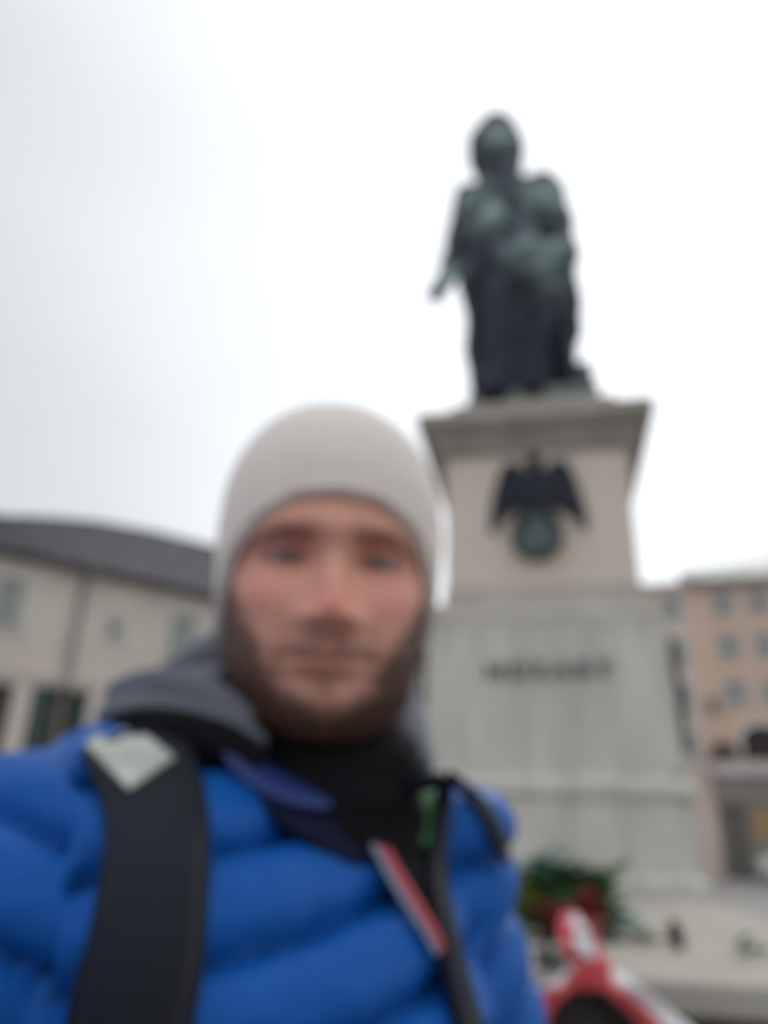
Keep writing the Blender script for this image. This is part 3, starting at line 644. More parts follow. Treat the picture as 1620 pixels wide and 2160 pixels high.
# two cut flowers laid loose on the stone
def cut(px, py, label, me, kind, aim, L):
    p = atz(px, py, ZP); p.z = ZP; o = empty('cut_flower', p); tag(o, label, 'flower', 'cut flowers laid on the platform')
    a = Vector((aim[0], aim[1], 0)).normalized()
    bm = bmesh.new(); tube(bm, [a*.02+Vector((0, 0, .018)), -a*L*.5+Vector((0, .004, .012)), -a*L+Vector((.004, 0, .006))], .0032, 6); frombm('stem', bm, M_stem, o)
    if me: rose(o, me, a*.022+Vector((0, 0, .024)), (a.x, a.y, .25), 1.0, 'flower_head')
    for k in range(4):
        t = random.uniform(.1, .9); leaf(o, kind, -a*L*t+Vector((0, 0, .014)), (random.uniform(-1, 1), random.uniform(-1, .6), .35), random.uniform(.45, .7))
    return o
cut(1398, 2000, 'single wilted brownish flower with green leaves lying right of the bouquet', RMD, 'd', (.75, -.6), .055)
cut(1612, 2028, 'flowerless green sprig lying at the right edge of the platform', None, 'd', (.6, -.7), .06)
# small grave light in a dark cup
p = atz(1158, 2036, ZP); p.z = ZP; gl = empty('grave_light', p); tag(gl, 'small dark grave light between the bouquet and the ribbon', 'candle')
def lathe(name, prof, m, parent, seg=24):
    bm = bmesh.new(); R_ = [[bm.verts.new((r*math.cos(6.28318*k/seg), r*math.sin(6.28318*k/seg), z)) for k in range(seg)] for r, z in prof]
    for q, s in zip(R_, R_[1:]):
        for k in range(seg): bm.faces.new((q[k], q[(k+1) % seg], s[(k+1) % seg], s[k]))
    bm.faces.new(R_[0][::-1]); bm.faces.new(R_[-1]); return frombm(name, bm, m, parent, False)
lathe('cup', [(.022, 0), (.026, .004), (.028, .022), (.026, .024), (.022, .024), (.021, .012)], M_foil, gl)
lathe('wax', [(.020, .0125), (.020, .018), (.002, .0185)], M_wht, gl)
# dark wreath on a wire stand, tied with a red and white ribbon
DW = 1.40
def wp(px, py, dd=0.0): return onplane(px, py, Vector((math.sin(AZ), math.cos(AZ), 0))*(DW+dd), NP)
WC = wp(1236, 2176); wr = empty('wreath', WC, -AZ); tag(wr, 'small blackened wreath on a wire stand in front of the platform', 'wreath')
bm = bmesh.new(); RX, RZ2 = .060, .068
ringp = [(RX*math.cos(6.2832*k/40), .004*math.sin(k), RZ2*math.sin(6.2832*k/40)) for k in range(41)]
tube(bm, ringp, .016, 10); frombm('straw_ring', bm, M_blk, wr, True)
bm = bmesh.new(); box(bm, -.058, .058, .012, .016, -.066, .05); frombm('backing_card', bm, mat('brown_card', (.045, .038, .03), .9), wr)
LMB = leafmesh('leaf', .032, .009, .5, M_blk)
for k in range(150):
    a = random.random()*6.2832; o = bpy.data.objects.new('leaf', LMB); COL.objects.link(o); o.parent = wr
    rr_ = random.uniform(-.010, .012); p = Vector(((RX+rr_)*math.cos(a), random.uniform(-.016, .01), (RZ2+rr_)*math.sin(a)))
    aim = Vector((-math.sin(a)+.5*math.cos(a), -.5*random.random(), math.cos(a)+.5*math.sin(a)))
    o.matrix_local = Matrix.LocRotScale(p, aim.to_track_quat('Y', 'Z') @ Matrix.Rotation(random.uniform(-1, 1), 4, 'Y').to_quaternion(), Vector((random.uniform(.7, 1.1),)*3))
bm = bmesh.new()
for sx, yy in ((-.09, -.03), (.09, -.03), (0, .10)): tube(bm, [(0, .022, .03), (sx*.5, .022+yy*.4, -.6), (sx, .022+yy, -WC.z+.004)], .004, 6)
frombm('wire_stand', bm, M_blk, wr)
rb = empty('ribbon', wp(1238, 2040), -AZ); tag(rb, 'red and white striped ribbon bow tied over the blackened wreath', 'ribbon')
RBI = (Matrix.Translation(wp(1238, 2040)) @ Matrix.Rotation(-AZ, 4, 'Z')).inverted()
def strip(name, pts, wpx, m, dd=0.0, wave=.006, th=.0012):
    pts = spline([(x, y, d) for x, y, d in pts], 22); v, f = [], []
    for i, p in enumerate(pts):
        q = pts[min(i+1, len(pts)-1)]-pts[max(i-1, 0)]; nn = np.array([-q[1], q[0]])/max(1e-6, math.hypot(q[0], q[1]))
        for j in range(5):
            t = (j/4-.5)*wpx
            P = wp(p[0]+nn[0]*t, p[1]+nn[1]*t, p[2]+dd+wave*math.sin(i*.55+j*.9)); v.append(RBI @ P)
    for i in range(len(pts)-1):
        for j in range(4): a = i*5+j; f.append((a, a+1, a+6, a+5))
    o = meshpy(name, v, f, m, rb, True); s = o.modifiers.new('s', 'SOLIDIFY'); s.thickness = th; return o
strip('red_tail', [(1250, 2052, -.028), (1285, 2082, -.034), (1335, 2125, -.036), (1392, 2172, -.034), (1450, 2225, -.03), (1480, 2300, -.03)], 30, M_red)
strip('white_tail', [(1268, 2045, -.022), (1308, 2072, -.028), (1355, 2105, -.030), (1420, 2158, -.028), (1480, 2215, -.024), (1510, 2300, -.02)], 34, M_wht)
strip('red_tail', [(1232, 2062, -.030), (1205, 2075, -.034), (1172, 2098, -.036), (1152, 2125, -.034), (1135, 2175, -.03)], 32, M_red)
strip('white_tail', [(1225, 2050, -.022), (1190, 2066, -.026), (1158, 2082, -.028), (1135, 2110, -.026), (1118, 2165, -.024)], 26, M_wht)
strip('red_loop', [(1222, 2050, -.03), (1206, 2020, -.045), (1198, 1985, -.05), (1194, 1950, -.035), (1203, 1935, -.015), (1215, 1945, -.01)], 32, M_red)
strip('white_loop', [(1240, 2045, -.03), (1236, 2010, -.046), (1226, 1975, -.05), (1215, 1952, -.034), (1228, 1942, -.012)], 40, M_wht)
strip('red_loop', [(1252, 2035, -.02), (1262, 2000, -.03), (1252, 1965, -.03), (1240, 1948, -.02), (1245, 1975, -.008)], 14, M_red)
strip('white_loop', [(1205, 2062, -.034), (1200, 2045, -.04), (1212, 2035, -.04), (1225, 2045, -.036)], 16, M_wht)
bm = bmesh.new(); kx = RBI @ wp(1252, 2045, -.035)
ell(bm, kx, (.026, .013, .030)); ell(bm, kx+Vector((-.022, .004, -.012)), (.022, .011, .018)); kk = remesh(bm, .004, 2, 1); v_ = verts(kk); setverts(kk, v_+norms(kk)*(np.sin(v_[:, 0]*420)*.0012)[:, None]); link('knot', kk, M_red, rb, True)

# ------------------------------------------------------------------ the man
M_skin = mat('skin', (1, 1, 1), .5, var=.05, scale=60, bump=.12, bscale=420, attr='tint', sss=.25, spec=.35)
M_eye = mat('eye_white', (1, 1, 1), .12, var=.02, attr='tint', spec=.6)
M_beard = mat('beard_hair', (.050, .024, .015), .6, scale=300, col2=(.125, .060, .038), spec=.25)
M_hat = mat('beige_knit', (.65, .575, .53), .95, scale=5, col2=(.71, .635, .59), bump=.35, bscale=300, stretch=(1, 1, .35), sheen=.25)
M_jack = mat('blue_nylon', (.003, .074, .315), .48, scale=5, col2=(.005, .092, .375), bump=.35, bscale=38, spec=.16)
M_coll = mat('violet_blue_nylon', (.011, .026, .125), .55, scale=6, col2=(.015, .034, .16), bump=.25, bscale=60)
M_navy = mat('navy_lining_shade', (.003, .005, .022), .8, scale=8, col2=(.005, .008, .032), bump=.3, bscale=80, spec=.15)  # near-black navy: inner cloth plus the shade below the lapel
M_black = mat('black_fleece', (.0035, .0035, .005), .95, scale=12, col2=(.007, .007, .009), bump=.4, bscale=160, spec=.15)
M_hood = mat('slate_grey_fleece', (.080, .086, .112), .95, scale=8, col2=(.125, .130, .162), bump=.4, bscale=140, sheen=.2)
M_strap = mat('black_webbing', (.009, .011, .017), .75, scale=5, col2=(.013, .016, .023), bump=.35, bscale=220, spec=.22)
M_reflect = mat('reflective_patch', (.30, .32, .28), .5, scale=45, col2=(.52, .54, .48))
M_redp = mat('red_piping', (.35, .03, .045), .6, scale=10)
M_greyp = mat('grey_piping', (.20, .24, .32), .6, scale=10)
M_green = mat('green_label', (.025, .13, .035), .7, scale=12, col2=(.04, .18, .05))
M_trou = mat('dark_trousers', (.018, .020, .026), .9, scale=6, bump=.3, bscale=40)
M_shoe = mat('dark_boot', (.02, .017, .014), .6, scale=6)

EYE = at(704, 1176, .53); yaw = .124; pit = RAD(11)
ef = Vector((math.sin(yaw)*math.cos(pit), -math.cos(yaw)*math.cos(pit), -math.sin(pit)))
ex = Vector((math.cos(yaw), math.sin(yaw), 0)); ez_ = ex.cross(-ef)
HO = EYE - ef*.085
HM = Matrix(((ex.x, -ef.x, ez_.x, HO.x), (ex.y, -ef.y, ez_.y, HO.y), (ex.z, -ef.z, ez_.z, HO.z), (0, 0, 0, 1)))
# --- head: rings from crown to neck, then features
T = np.array([  # zF, zB, halfwidth, front, back
 (.122, .122, .002, .002, .002), (.116, .116, .030, .036, .038), (.100, .100, .054, .064, .068), (.075, .075, .069, .085, .088), (.048, .048, .076, .094, .098),
 (.022, .022, .0775, .098, .100), (.0, .0, .077, .0945, .099), (-.022, -.02, .0765, .094, .094), (-.046, -.04, .0745, .094, .085), (-.068, -.053, .0735, .095, .072),
 (-.088, -.062, .0715, .094, .064), (-.104, -.070, .067, .094, .060), (-.116, -.078, .061, .088, .058), (-.123, -.086, .052, .070, .058), (-.130, -.100, .054, .046, .060),
 (-.150, -.125, .058, .040, .062), (-.190, -.165, .060, .036, .066), (-.24, -.21, .064, .038, .07)])
NR_, NA_ = 230, 220
tt = np.linspace(0, len(T)-1, NR_)
Tc = np.array(spline([tuple(r) for r in T], NR_-1))
HS = 1.075
aa = np.linspace(-math.pi, math.pi, NA_, endpoint=False); aa = aa - .35*np.sin(aa)          # denser at the face
V = np.zeros((NR_, NA_, 3))
jaw = np.interp(Tc[:, 0], [-.16, -.12, -.08, -.03, .0], [0, 1, .8, .1, 0])
for i in range(NR_):
    zF, zB, hw, fr, bk = Tc[i]
    c, s = np.cos(aa), np.sin(aa)
    q = .86 + .20*jaw[i]
    F = np.where(c > 0, fr*np.abs(c)**q, -bk*np.abs(c)**.95)
    V[i, :, 0] = hw*np.sign(s)*np.abs(s)**(.95+.12*jaw[i]); V[i, :, 1] = F; V[i, :, 2] = zB+(zF-zB)*np.clip(.5+.5*c, 0, 1)
X, F, Z = V[:, :, 0], V[:, :, 1], V[:, :, 2]; front = np.clip(F/.03, 0, 1)
def G(cx, cz, sx, sz, amp, both=False):
    g = amp*np.exp(-((X-cx)/sx)**2/2-((Z-cz)/sz)**2/2)
    return g + (amp*np.exp(-((X+cx)/sx)**2/2-((Z-cz)/sz)**2/2) if both else 0)
dF = np.zeros_like(F)
dF += G(.033, .002, .018, .0115, -.0185, True) + G(.020, .005, .008, .011, -.0085, True) + G(.032, .021, .020, .0065, .0055, True) + G(0, .022, .014, .010, .003)
dF += G(.034, -.001, .0125, .0075, .0055, True)                     # lids over the eyeballs
nzh = np.interp(Z, [-.064, -.057, -.050, -.043, -.035, -.02, -.006, .008, .022], [0, .004, .0135, .0240, .0260, .0190, .0115, .006, 0]); nzw = np.interp(Z, [-.055, -.045, -.034, -.015, .01], [.0125, .0118, .0098, .0072, .0068])
dF += nzh*np.exp(-(np.abs(X)/nzw)**2.3/1.6)
dF += G(.0165, -.0435, .0058, .0060, .0095, True) + G(.0075, -.0535, .0045, .0028, -.006, True)   # wings, nostrils
dF += G(0, -.0665, .018, .0042, .0050) + G(.007, -.0655, .006, .003, .0012, True) + G(0, -.0775, .016, .0046, .0062) + G(0, -.0722, .023, .0016, -.0045)
dF += G(0, -.060, .004, .006, -.001) + G(0, -.0885, .017, .0055, -.006) + G(0, -.105, .017, .011, .0055) + G(.026, -.072, .006, .010, -.003, True)
dF += G(.050, -.026, .017, .013, .0045, True) + G(.027, -.052, .005, .016, -.003, True) + G(.03, -.02, .014, .008, -.0035, True) + G(.045, -.062, .016, .02, .002, True)
V[:, :, 1] += dF*front
# eye slits: press the skin back where the eyeball shows
sl_ = np.exp(-(((np.abs(X)-.0335)/.0125)**2)**1.5-((Z+.0005+(np.abs(X)-.0335)**2*6)/.0036)**4)*front; V[:, :, 1] -= .0065*sl_
X, F, Z = V[:, :, 0], V[:, :, 1], V[:, :, 2]
P = V.reshape(-1, 3)
nb = vnoise(P, 38); nb2 = vnoise(P, 120, 4)
x_, f_, z_ = np.abs(P[:, 0]), P[:, 1], P[:, 2]; sg = lambda v: 1/(1+np.exp(-v))
fr_ = np.clip(f_/.03, 0, 1)
# jaw and chin beard: everything below a line from the sideburn along the jaw to the chin
line = np.interp(x_, [0, .012, .022, .034, .045, .055, .064, .071, .078], [-.112, -.108, -.100, -.085, -.067, -.050, -.030, -.008, .018])
bd = sg((line - z_ + .009*nb + .004*nb2)/.0068)*sg((f_+.035)/.008)*sg((z_+.165)/.006)
mous = np.exp(-((z_+.0605-.0022+x_*.32)/.0064)**4)*sg((.036-x_)/.0035)*fr_
gote = np.exp(-((x_)/.0075)**4)*sg((-.084-z_)/.003)*sg((z_+.118)/.004)*fr_*.8
side = np.exp(-((x_-.033+.1*(z_+.085))/.0075)**2)*sg((-.063-z_)/.005)*sg((z_+.115)/.006)*fr_*.55
bd = np.clip(np.maximum.reduce([bd, mous*.52, gote*.55, side*.8])*(1+.25*nb2), 0, 1)
stub = np.clip(sg((-.052-z_)/.01)*fr_*.42*(1+.5*nb), 0, 1)
brow = np.clip(np.exp(-((z_-.0165-.10*(x_-.03)+2.2*np.maximum(x_-.036, 0)**1.3)/.0042)**2)*sg((x_-.013)/.002)*sg((.054-x_)/.003)*fr_, 0, 1)
lips = np.clip(np.exp(-((z_+.0725)/.0078)**4)*sg((.022-x_-.3*np.abs(z_+.0725))/.002)*fr_, 0, 1)
rosy = np.clip(np.exp(-((x_-.045)/.02)**2-((z_+.03)/.018)**2)*.8+np.exp(-(x_/.016)**2-((z_+.034)/.016)**2)*1.1, 0, 1)*fr_
sock_shade = np.clip(np.exp(-((x_-.032)/.018)**2-((z_-.002)/.011)**2), 0, 1)*fr_  # shade of the eye sockets, darkened into the skin colour
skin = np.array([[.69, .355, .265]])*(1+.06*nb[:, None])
skin = skin*(1-rosy[:, None]*np.array([[.0, .20, .16]])) * (1-sock_shade[:, None]*np.array([[.42, .55, .52]]))
hairc = np.array([[.085, .040, .027]])
c_ = skin*(1-lips[:, None]*.7)+lips[:, None]*.7*np.array([[.30, .115, .105]])
c_ = c_*(1-stub[:, None])+stub[:, None]*np.array([[.33, .150, .105]])
c_ = c_*(1-bd[:, None])+bd[:, None]*hairc
c_ = c_*(1-brow[:, None]*.68)+brow[:, None]*.68*np.array([[.10, .055, .04]])
lash = np.clip(sl_.reshape(-1)*1.2, 0, 1)[:, None]; c_ = c_*(1-lash)+lash*np.array([[.10, .055, .045]])
faces = []
for i in range(NR_-1):
    for k in range(NA_): faces.append((i*NA_+k, (i+1)*NA_+k, (i+1)*NA_+(k+1) % NA_, i*NA_+(k+1) % NA_))
faces.append(tuple(range(NA_))); 
def toW(p): return [HM @ Vector((q[0]*HS, -q[1], q[2])) for q in p]
PW = toW(P)
# hands in the same skin mesh
def hand(bmh, wrist, dirv, palmn, side):
    d = Vector(dirv).normalized(); nrm = (Vector(palmn)-d*Vector(palmn).dot(d)).normalized(); s = d.cross(nrm)*side
    ell(bmh, Vector(wrist)+d*.055, (1, 1, 1), Matrix((s*.042, d*.055, nrm*.016)).transposed(), 16)
    capsule(bmh, Vector(wrist)-d*.05, Vector(wrist)+d*.03, .027, .027, 12)
    for k, (L1, r) in enumerate(((.078, .0092), (.086, .0095), (.080, .009), (.063, .008))):
        b0 = Vector(wrist)+d*.095+s*(.030-.02*k); b1 = b0+(d*.9+nrm*.35).normalized()*L1*.5; b2 = b1+(d*.55+nrm*.85).normalized()*L1*.5
        capsule(bmh, b0-d*.012, b1, r*1.1, r, 10); capsule(bmh, b1, b2, r, r*.8, 10)
    b0 = Vector(wrist)+d*.03+s*.034; b1 = b0+(d*.7+s*.6+nrm*.3)*.045; capsule(bmh, b0, b1, .012, .0105, 10); capsule(bmh, b1, b1+(d*.95+s*.1+nrm*.35)*.032, .0105, .0085, 10)
SL = Vector((-.222, .555, 1.450)); SRt = Vector((.032, .728, 1.480))      # shoulder joints
ELB1, WR1 = Vector((-.43, .40, 1.36)), Vector((-.17, .02, 1.44))
ELB2, WR2 = Vector((.13, .85, 1.18)), Vector((.14, .74, .95))
me = bpy.data.meshes.new('person'); me.from_pydata([tuple(p) for p in PW], [], faces); me.update()
bm = bmesh.new(); bm.from_mesh(me); bmesh.ops.recalc_face_normals(bm, faces=bm.faces[:]); bm.to_mesh(me); bm.free()
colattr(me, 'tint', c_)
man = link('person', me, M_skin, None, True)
tag(man, 'bearded man in a beige knit hat and blue quilted jacket taking a selfie', 'person')
for wr_, dv, pn, sd in ((WR1, (.55, -.75, .2), (.8, .3, 0), 1), (WR2, (-.02, -.25, -1), (-.9, -.1, 0), -1)):
    bmh = bmesh.new(); hand(bmh, wr_, dv, pn, sd); hm = remesh(bmh, .0035, 3); colattr(hm, 'tint', np.tile([[.58, .34, .27]], (len(hm.vertices), 1))); link('hand', hm, M_skin, man, True)
for sx in (-1, 1):
    bm = bmesh.new(); bmesh.ops.create_uvsphere(bm, u_segments=32, v_segments=24, radius=.0122, matrix=Matrix.Rotation(RAD(90), 4, 'X'))
    me = bpy.data.meshes.new('eye'); bm.to_mesh(me); bm.free(); v = verts(me)
    f0 = -v[:, 1]/.0122; col = np.where((f0 > .985)[:, None], [[.005, .005, .006]], np.where((f0 > .88)[:, None], [[.03, .026, .022]], [[.28, .235, .215]])); colattr(me, 'tint', col)
    me.transform(HM @ Matrix.Translation((sx*.0335*HS, -.0608, -.0005)) @ Matrix.Rotation(RAD(8), 4, 'X')); link('eye', me, M_eye, man, True)
# beard strands
bdw = bd*np.clip(.22+sg((line-z_)/.006), 0, 1)
idx = rng.choice(len(P), 16000, p=bdw/bdw.sum()); sv_, sf_ = [], []
mn = norms(man.data)
for j in idx:
    p = Vector(PW[j]); nn = Vector(mn[j]); d = (nn*.55 + Vector((random.gauss(0, .3), random.gauss(0, .3), -.75+random.gauss(0, .2)))).normalized()
    low_ = P[j, 2] < -.09; L = random.uniform(.003, .006) if not low_ else random.uniform(.005, .012); wv = d.cross(nn).normalized()*.00035; k = len(sv_)
    p = p + Vector((random.gauss(0, .0008), random.gauss(0, .0008), random.gauss(0, .0008)))
    sv_ += [p-wv-nn*.0005, p+wv-nn*.0005, p+d*L]; sf_.append((k, k+1, k+2))
o = meshpy('beard', sv_, sf_, M_beard, man); o['kind'] = 'stuff'
# --- knit hat
na, nr = 160, 60; hv, hf = [], []
ad_ = np.degrees(np.abs(np.linspace(-math.pi, math.pi, na, endpoint=False)))
rim = np.interp(ad_, [0, 20, 40, 58, 72, 85, 100, 140, 180], [.047, .043, .026, -.002, -.030, -.052, -.062, -.072, -.075])
Zs = Tc[:NR_//2+50]
def headr(z): i = np.argmin(np.abs((Tc[:150, 0]+Tc[:150, 1])/2 - z)); return Tc[i, 2:5]
for r in range(nr+1):
    t = r/nr
    for k in range(na):
        a = -math.pi+2*math.pi*k/na; c, s = math.cos(a), math.sin(a); zr = rim[k]; top = .136
        ph = t*math.pi/2; z = top - (top-zr)*(1-math.cos(ph)**1.0)
        hw, fr, bk = .0812, .1025, .108
        z0 = .02
        if z > z0: kk_ = (max(0, 1-((z-z0)/(top-z0))**2.35))**.5
        else: kk_ = 1
        hw2 = hw*(kk_ if z > z0 else 1-.10*max(0, (z0-z)/.09)**1.3); dd_ = kk_
        rib = 1+.006*math.sin(k*2*math.pi/na*52)*min(1, 3*t)+(.010 if t > .97 else 0)
        wob = 1+.022*noise.noise(Vector((c*1.6, s*1.6, z*13)))+.006*noise.noise(Vector((c*5, s*5, z*60)))
        hv.append((hw2*rib*wob*(abs(s)**.95)*(1 if s >= 0 else -1), (fr*abs(c)**.88 if c > 0 else -bk*abs(c)**.95)*dd_*rib*wob - .006*min(1, t*1.0) + .004, z))
for r in range(nr):
    for k in range(na): hf.append((r*na+k, r*na+(k+1) % na, (r+1)*na+(k+1) % na, (r+1)*na+k))
o = meshpy('knit_hat', toW(hv), hf, M_hat, man, True); s = o.modifiers.new('s', 'SOLIDIFY'); s.thickness = .005; s.offset = -1
bm = bmesh.new(); tube(bm, toW([(hv[nr*na+k][0]*.985, hv[nr*na+k][1]*.985, hv[nr*na+k][2]) for k in list(range(na))+[0]]), .003, 8); frombm('hem', bm, M_hat, o, True)

# --- jacket
bx = (SRt-SL); bx.z = 0; bx.normalize(); bf = Vector((bx.y, -bx.x, 0)); MID = (SL+SRt)/2
RB = Matrix((bx, -bf, Vector((0, 0, 1)))).transposed()
def tw(a, b, z): return Vector((MID.x, MID.y, 0)) + bx*a + bf*b + Vector((0, 0, z))
bm = bmesh.new()
ell(bm, tw(0, .02, 1.31), (.185, .145, .215), RB, 28); ell(bm, tw(0, .0, 1.08), (.19, .145, .30), RB, 28)
ell(bm, tw(-.06, .040, 1.405), (.105, .110, .125), RB); ell(bm, tw(.065, .03, 1.395), (.085, .10, .125), RB); ell(bm, tw(0, .045, 1.46), (.09, .065, .075), RB)
capsule(bm, SL, tw(-.03, -.01, 1.513), .079, .073); capsule(bm, SRt, tw(.03, -.01, 1.515), .071, .066)
capsule(bm, SL, ELB1, .088, .072); capsule(bm, ELB1, WR1, .072, .045)
capsule(bm, SRt, ELB2, .071, .060); capsule(bm, ELB2, WR2, .062, .045)
ell(bm, (-.178, .605, 1.513), (.075, .06, .055)); q_ = at(950, 1622, .72); ell(bm, (q_.x, q_.y, q_.z-.062), (.05, .055, .05))
jm = remesh(bm, .011, 14, 1)
v0 = verts(jm); n0 = norms(jm)
BASE = BVHTree.FromPolygons([tuple(p) for p in v0], [tuple(p.vertices) for p in jm.polygons])
def axis(a, b):
    a, b = np.array(a), np.array(b); d = (b-a)/np.linalg.norm(b-a); r = v0-a; t = r@d; return t, np.linalg.norm(r-t[:, None]*d, axis=1), np.linalg.norm(b-a)
t1, d1, L1 = axis(SL, ELB1); t2, d2, L2 = axis(SRt, ELB2); t3, d3, L3 = axis(ELB1, WR1); t4, d4, L4 = axis(ELB2, WR2)
rel = v0-np.array(MID); bxc = rel@np.array(bx)
st = (v0[:, 2] - .21*bxc - 1.452)/.0525
ph = np.where((t1 > .02) & (d1 < .115), t1/.062, np.where((t2 > .03) & (d2 < .11), t2/.058, st))
ph = np.where(bxc < -.150, (v0[:, 2] + .42*bxc - 1.452)/.064 + .35, ph)
ph = np.where((t3 > 0) & (d3 < d1) & (d3 < .1), t3/.062+.5, ph); ph = np.where((t4 > 0) & (d4 < d2) & (d4 < .1), t4/.06+.4, ph)
wig = vnoise(v0, 9)*.10; fr2 = np.mod(ph+wig, 1.0); e_ = np.abs(2*fr2-1)
puff = (1-e_**2.6)
pk = vnoise(v0*np.array([1, 1, .35]), 34, 2)*np.clip(e_, 0, 1)**2
setverts(jm, v0 + n0*(.0150*puff - .011*np.exp(-((1-e_)/.10)**2) + .0040*pk + .0035*vnoise(v0, 14))[:, None])
jack = link('quilted_jacket', jm, M_jack, man, True)

# --- things worn over it: sheets laid on the jacket
def sheet(name, rows, m, parent, off=.010, th=.004, crown=0.0, extra=None, tail=None):
    "rows of photo points, each dropped on the jacket's surface along its line of sight, then lifted off by off"
    pts, f = [], []; last = .55
    nrow = len(rows); nc = len(rows[0])
    for r in rows:
        L = []
        for j, (px, py) in enumerate(r):
            d = ray(px, py).normalized(); loc, nn, _, _ = BASE.ray_cast(CAM, d)
            if loc is None: L.append(None)
            else: L.append(loc + (nn*.15-d*.85).normalized()*(off+crown*(1-(2*j/(nc-1)-1)**2)))
        for j in range(nc):
            if L[j] is None:
                near = [q for q in L if q is not None]
                dd = (sum((q-CAM).length for q in near)/len(near)) if near else last
                L[j] = CAM + ray(*r[j]).normalized()*dd
        last = sum((q-CAM).length for q in L)/nc; pts.append(L)
    for _ in range(3):
        q = [list(r) for r in pts]
        for i in range(1, nrow-1):
            for j in range(nc): q[i][j] = pts[i][j]*.5+(pts[i-1][j]+pts[i+1][j])*.25
        pts = q
    if extra: pts = [list(r) for r in extra(pts)] + pts
    if tail: pts = pts + [list(r) for r in tail(pts)]
    vv = [p for r in pts for p in r]
    for i in range(len(pts)-1):
        for j in range(nc-1): a = i*nc+j; f.append((a, a+1, a+nc+1, a+nc))
    o = meshpy(name, vv, f, m, parent, True)
    s = o.modifiers.new('s', 'SOLIDIFY'); s.thickness = th; s.offset = 0
    return o
def rowsof(cl, n=26, nc=7):
    C = spline(cl, n); out_ = []
    for i, p in enumerate(C):
        q = C[min(i+1, n)]-C[max(i-1, 0)]; nn = np.array([-q[1], q[0]])/max(1e-6, math.hypot(q[0], q[1]))
        out_.append([(p[0]-nn[0]*p[2]*(j/(nc-1)-.5), p[1]-nn[1]*p[2]*(j/(nc-1)-.5)) for j in range(nc)])
    return out_
def between(A, B, n=24, nc=9):
    A, B = spline([(*p, 0) for p in A], n), spline([(*p, 0) for p in B], n)
    return [[(a[0]+(b[0]-a[0])*j/(nc-1), a[1]+(b[1]-a[1])*j/(nc-1)) for j in range(nc)] for a, b in zip(A, B)]
# dark sheet coloured as lapel shade and jacket inside, black fleece underneath, collar flap
sheet('lining_shade', between([(470, 1560), (510, 1660), (560, 1720), (640, 1780), (740, 1830)], [(700, 1560), (760, 1640), (790, 1700), (800, 1760), (810, 1830)]), M_navy, jack, .0205, .004)
sheet('fleece', between([(600, 1560), (690, 1680), (745, 1730), (800, 1810), (860, 1905), (905, 1980), (925, 2040), (945, 2110), (968, 2200)], [(880, 1560), (893, 1660), (905, 1740), (912, 1820), (920, 1900), (934, 1980), (950, 2050), (972, 2120), (996, 2200)], 34), M_black, jack, .0225, .004)
sheet('red_piping', rowsof([(758, 1726, 14), (794, 1790, 17), (834, 1862, 18), (875, 1930, 16), (903, 1978, 13), (918, 2012, 6)], 26, 4), M_redp, jack, .031, .004)
sheet('grey_piping', rowsof([(745, 1731, 7), (781, 1796, 9), (820, 1868, 10), (862, 1937, 9), (893, 1985, 8), (909, 2020, 5)], 26, 4), M_greyp, jack, .030, .003)
sheet('collar_flap', rowsof([(474, 1568, 40), (502, 1612, 52), (552, 1655, 56), (612, 1686, 48), (665, 1702, 34), (695, 1708, 16)], 24, 7), M_coll, jack, .028, .005, .002)
# neck warmer and bunched hood
NB = Vector((-.034, .628, 1.545)); bm = bmesh.new()
for k, (dz, rx, ry, r) in enumerate(((-.030, .046, .048, .028), (-.005, .045, .048, .027), (.014, .044, .048, .024))):
    tube(bm, [NB+Vector((rx*math.cos(t*.2094), ry*math.sin(t*.2094), dz+.022*math.sin(t*.2094))) for t in range(31)], r, 14)
kk = remesh(bm, .007, 4, 1); v_ = verts(kk); setverts(kk, v_+norms(kk)*(vnoise(v_*np.array([1, 1, 2.2]), 22)*.005)[:, None]); link('neck_warmer', kk, M_black, man, True)
def pt(l, r, nm, m, n=26, flat=1.0):
    C = spline([tuple(at(*p)) for p in l], n); bm = bmesh.new(); rr2 = np.interp(np.linspace(0, 1, n+1), np.linspace(0, 1, len(r)), r); tube(bm, [Vector(c) for c in C], list(rr2), 16, flat)
    bmesh.ops.recalc_face_normals(bm, faces=bm.faces[:]); return bm
def join(bms, vox, amp, nm, m, parent, sc=16):
    me = bpy.data.meshes.new('j'); b0 = bmesh.new()
    for b in bms: b.to_mesh(me); b.free(); b0.from_mesh(me)
    bpy.data.meshes.remove(me); kk = remesh(b0, vox, 4, 1); v = verts(kk); setverts(kk, v+norms(kk)*(vnoise(v, sc)*amp)[:, None]); return link(nm, kk, m, parent, True)
join([pt([(262, 1462, .67), (330, 1448, .68), (410, 1420, .70), (470, 1395, .72), (560, 1370, .78), (700, 1380, .82), (820, 1480, .78), (868, 1570, .70), (884, 1625, .665)], [.010, .014, .024, .032, .04, .04, .030, .020, .012], 0, 0),
      pt([(238, 1462, .62), (310, 1440, .600), (400, 1452, .585), (470, 1478, .575), (540, 1525, .568)], [.010, .0115, .012, .012, .011], 0, 0),
      pt([(330, 1490, .68), (420, 1480, .67), (500, 1475, .66)], [.022, .03, .035], 0, 0),
      pt([(212, 1512, .62), (290, 1498, .595), (400, 1512, .58), (490, 1538, .57), (560, 1580, .565)], [.009, .0115, .012, .012, .010], 0, 0)], .004, .0035, 'hood', M_hood, jack)
join([pt([(180, 1575, .62), (260, 1541, .585), (370, 1545, .568), (470, 1568, .56), (560, 1620, .555)], [.012, .016, .017, .017, .014], 0, 0)], .005, .003, 'black_roll', M_black, jack)  # black roll below the lowest hood fold
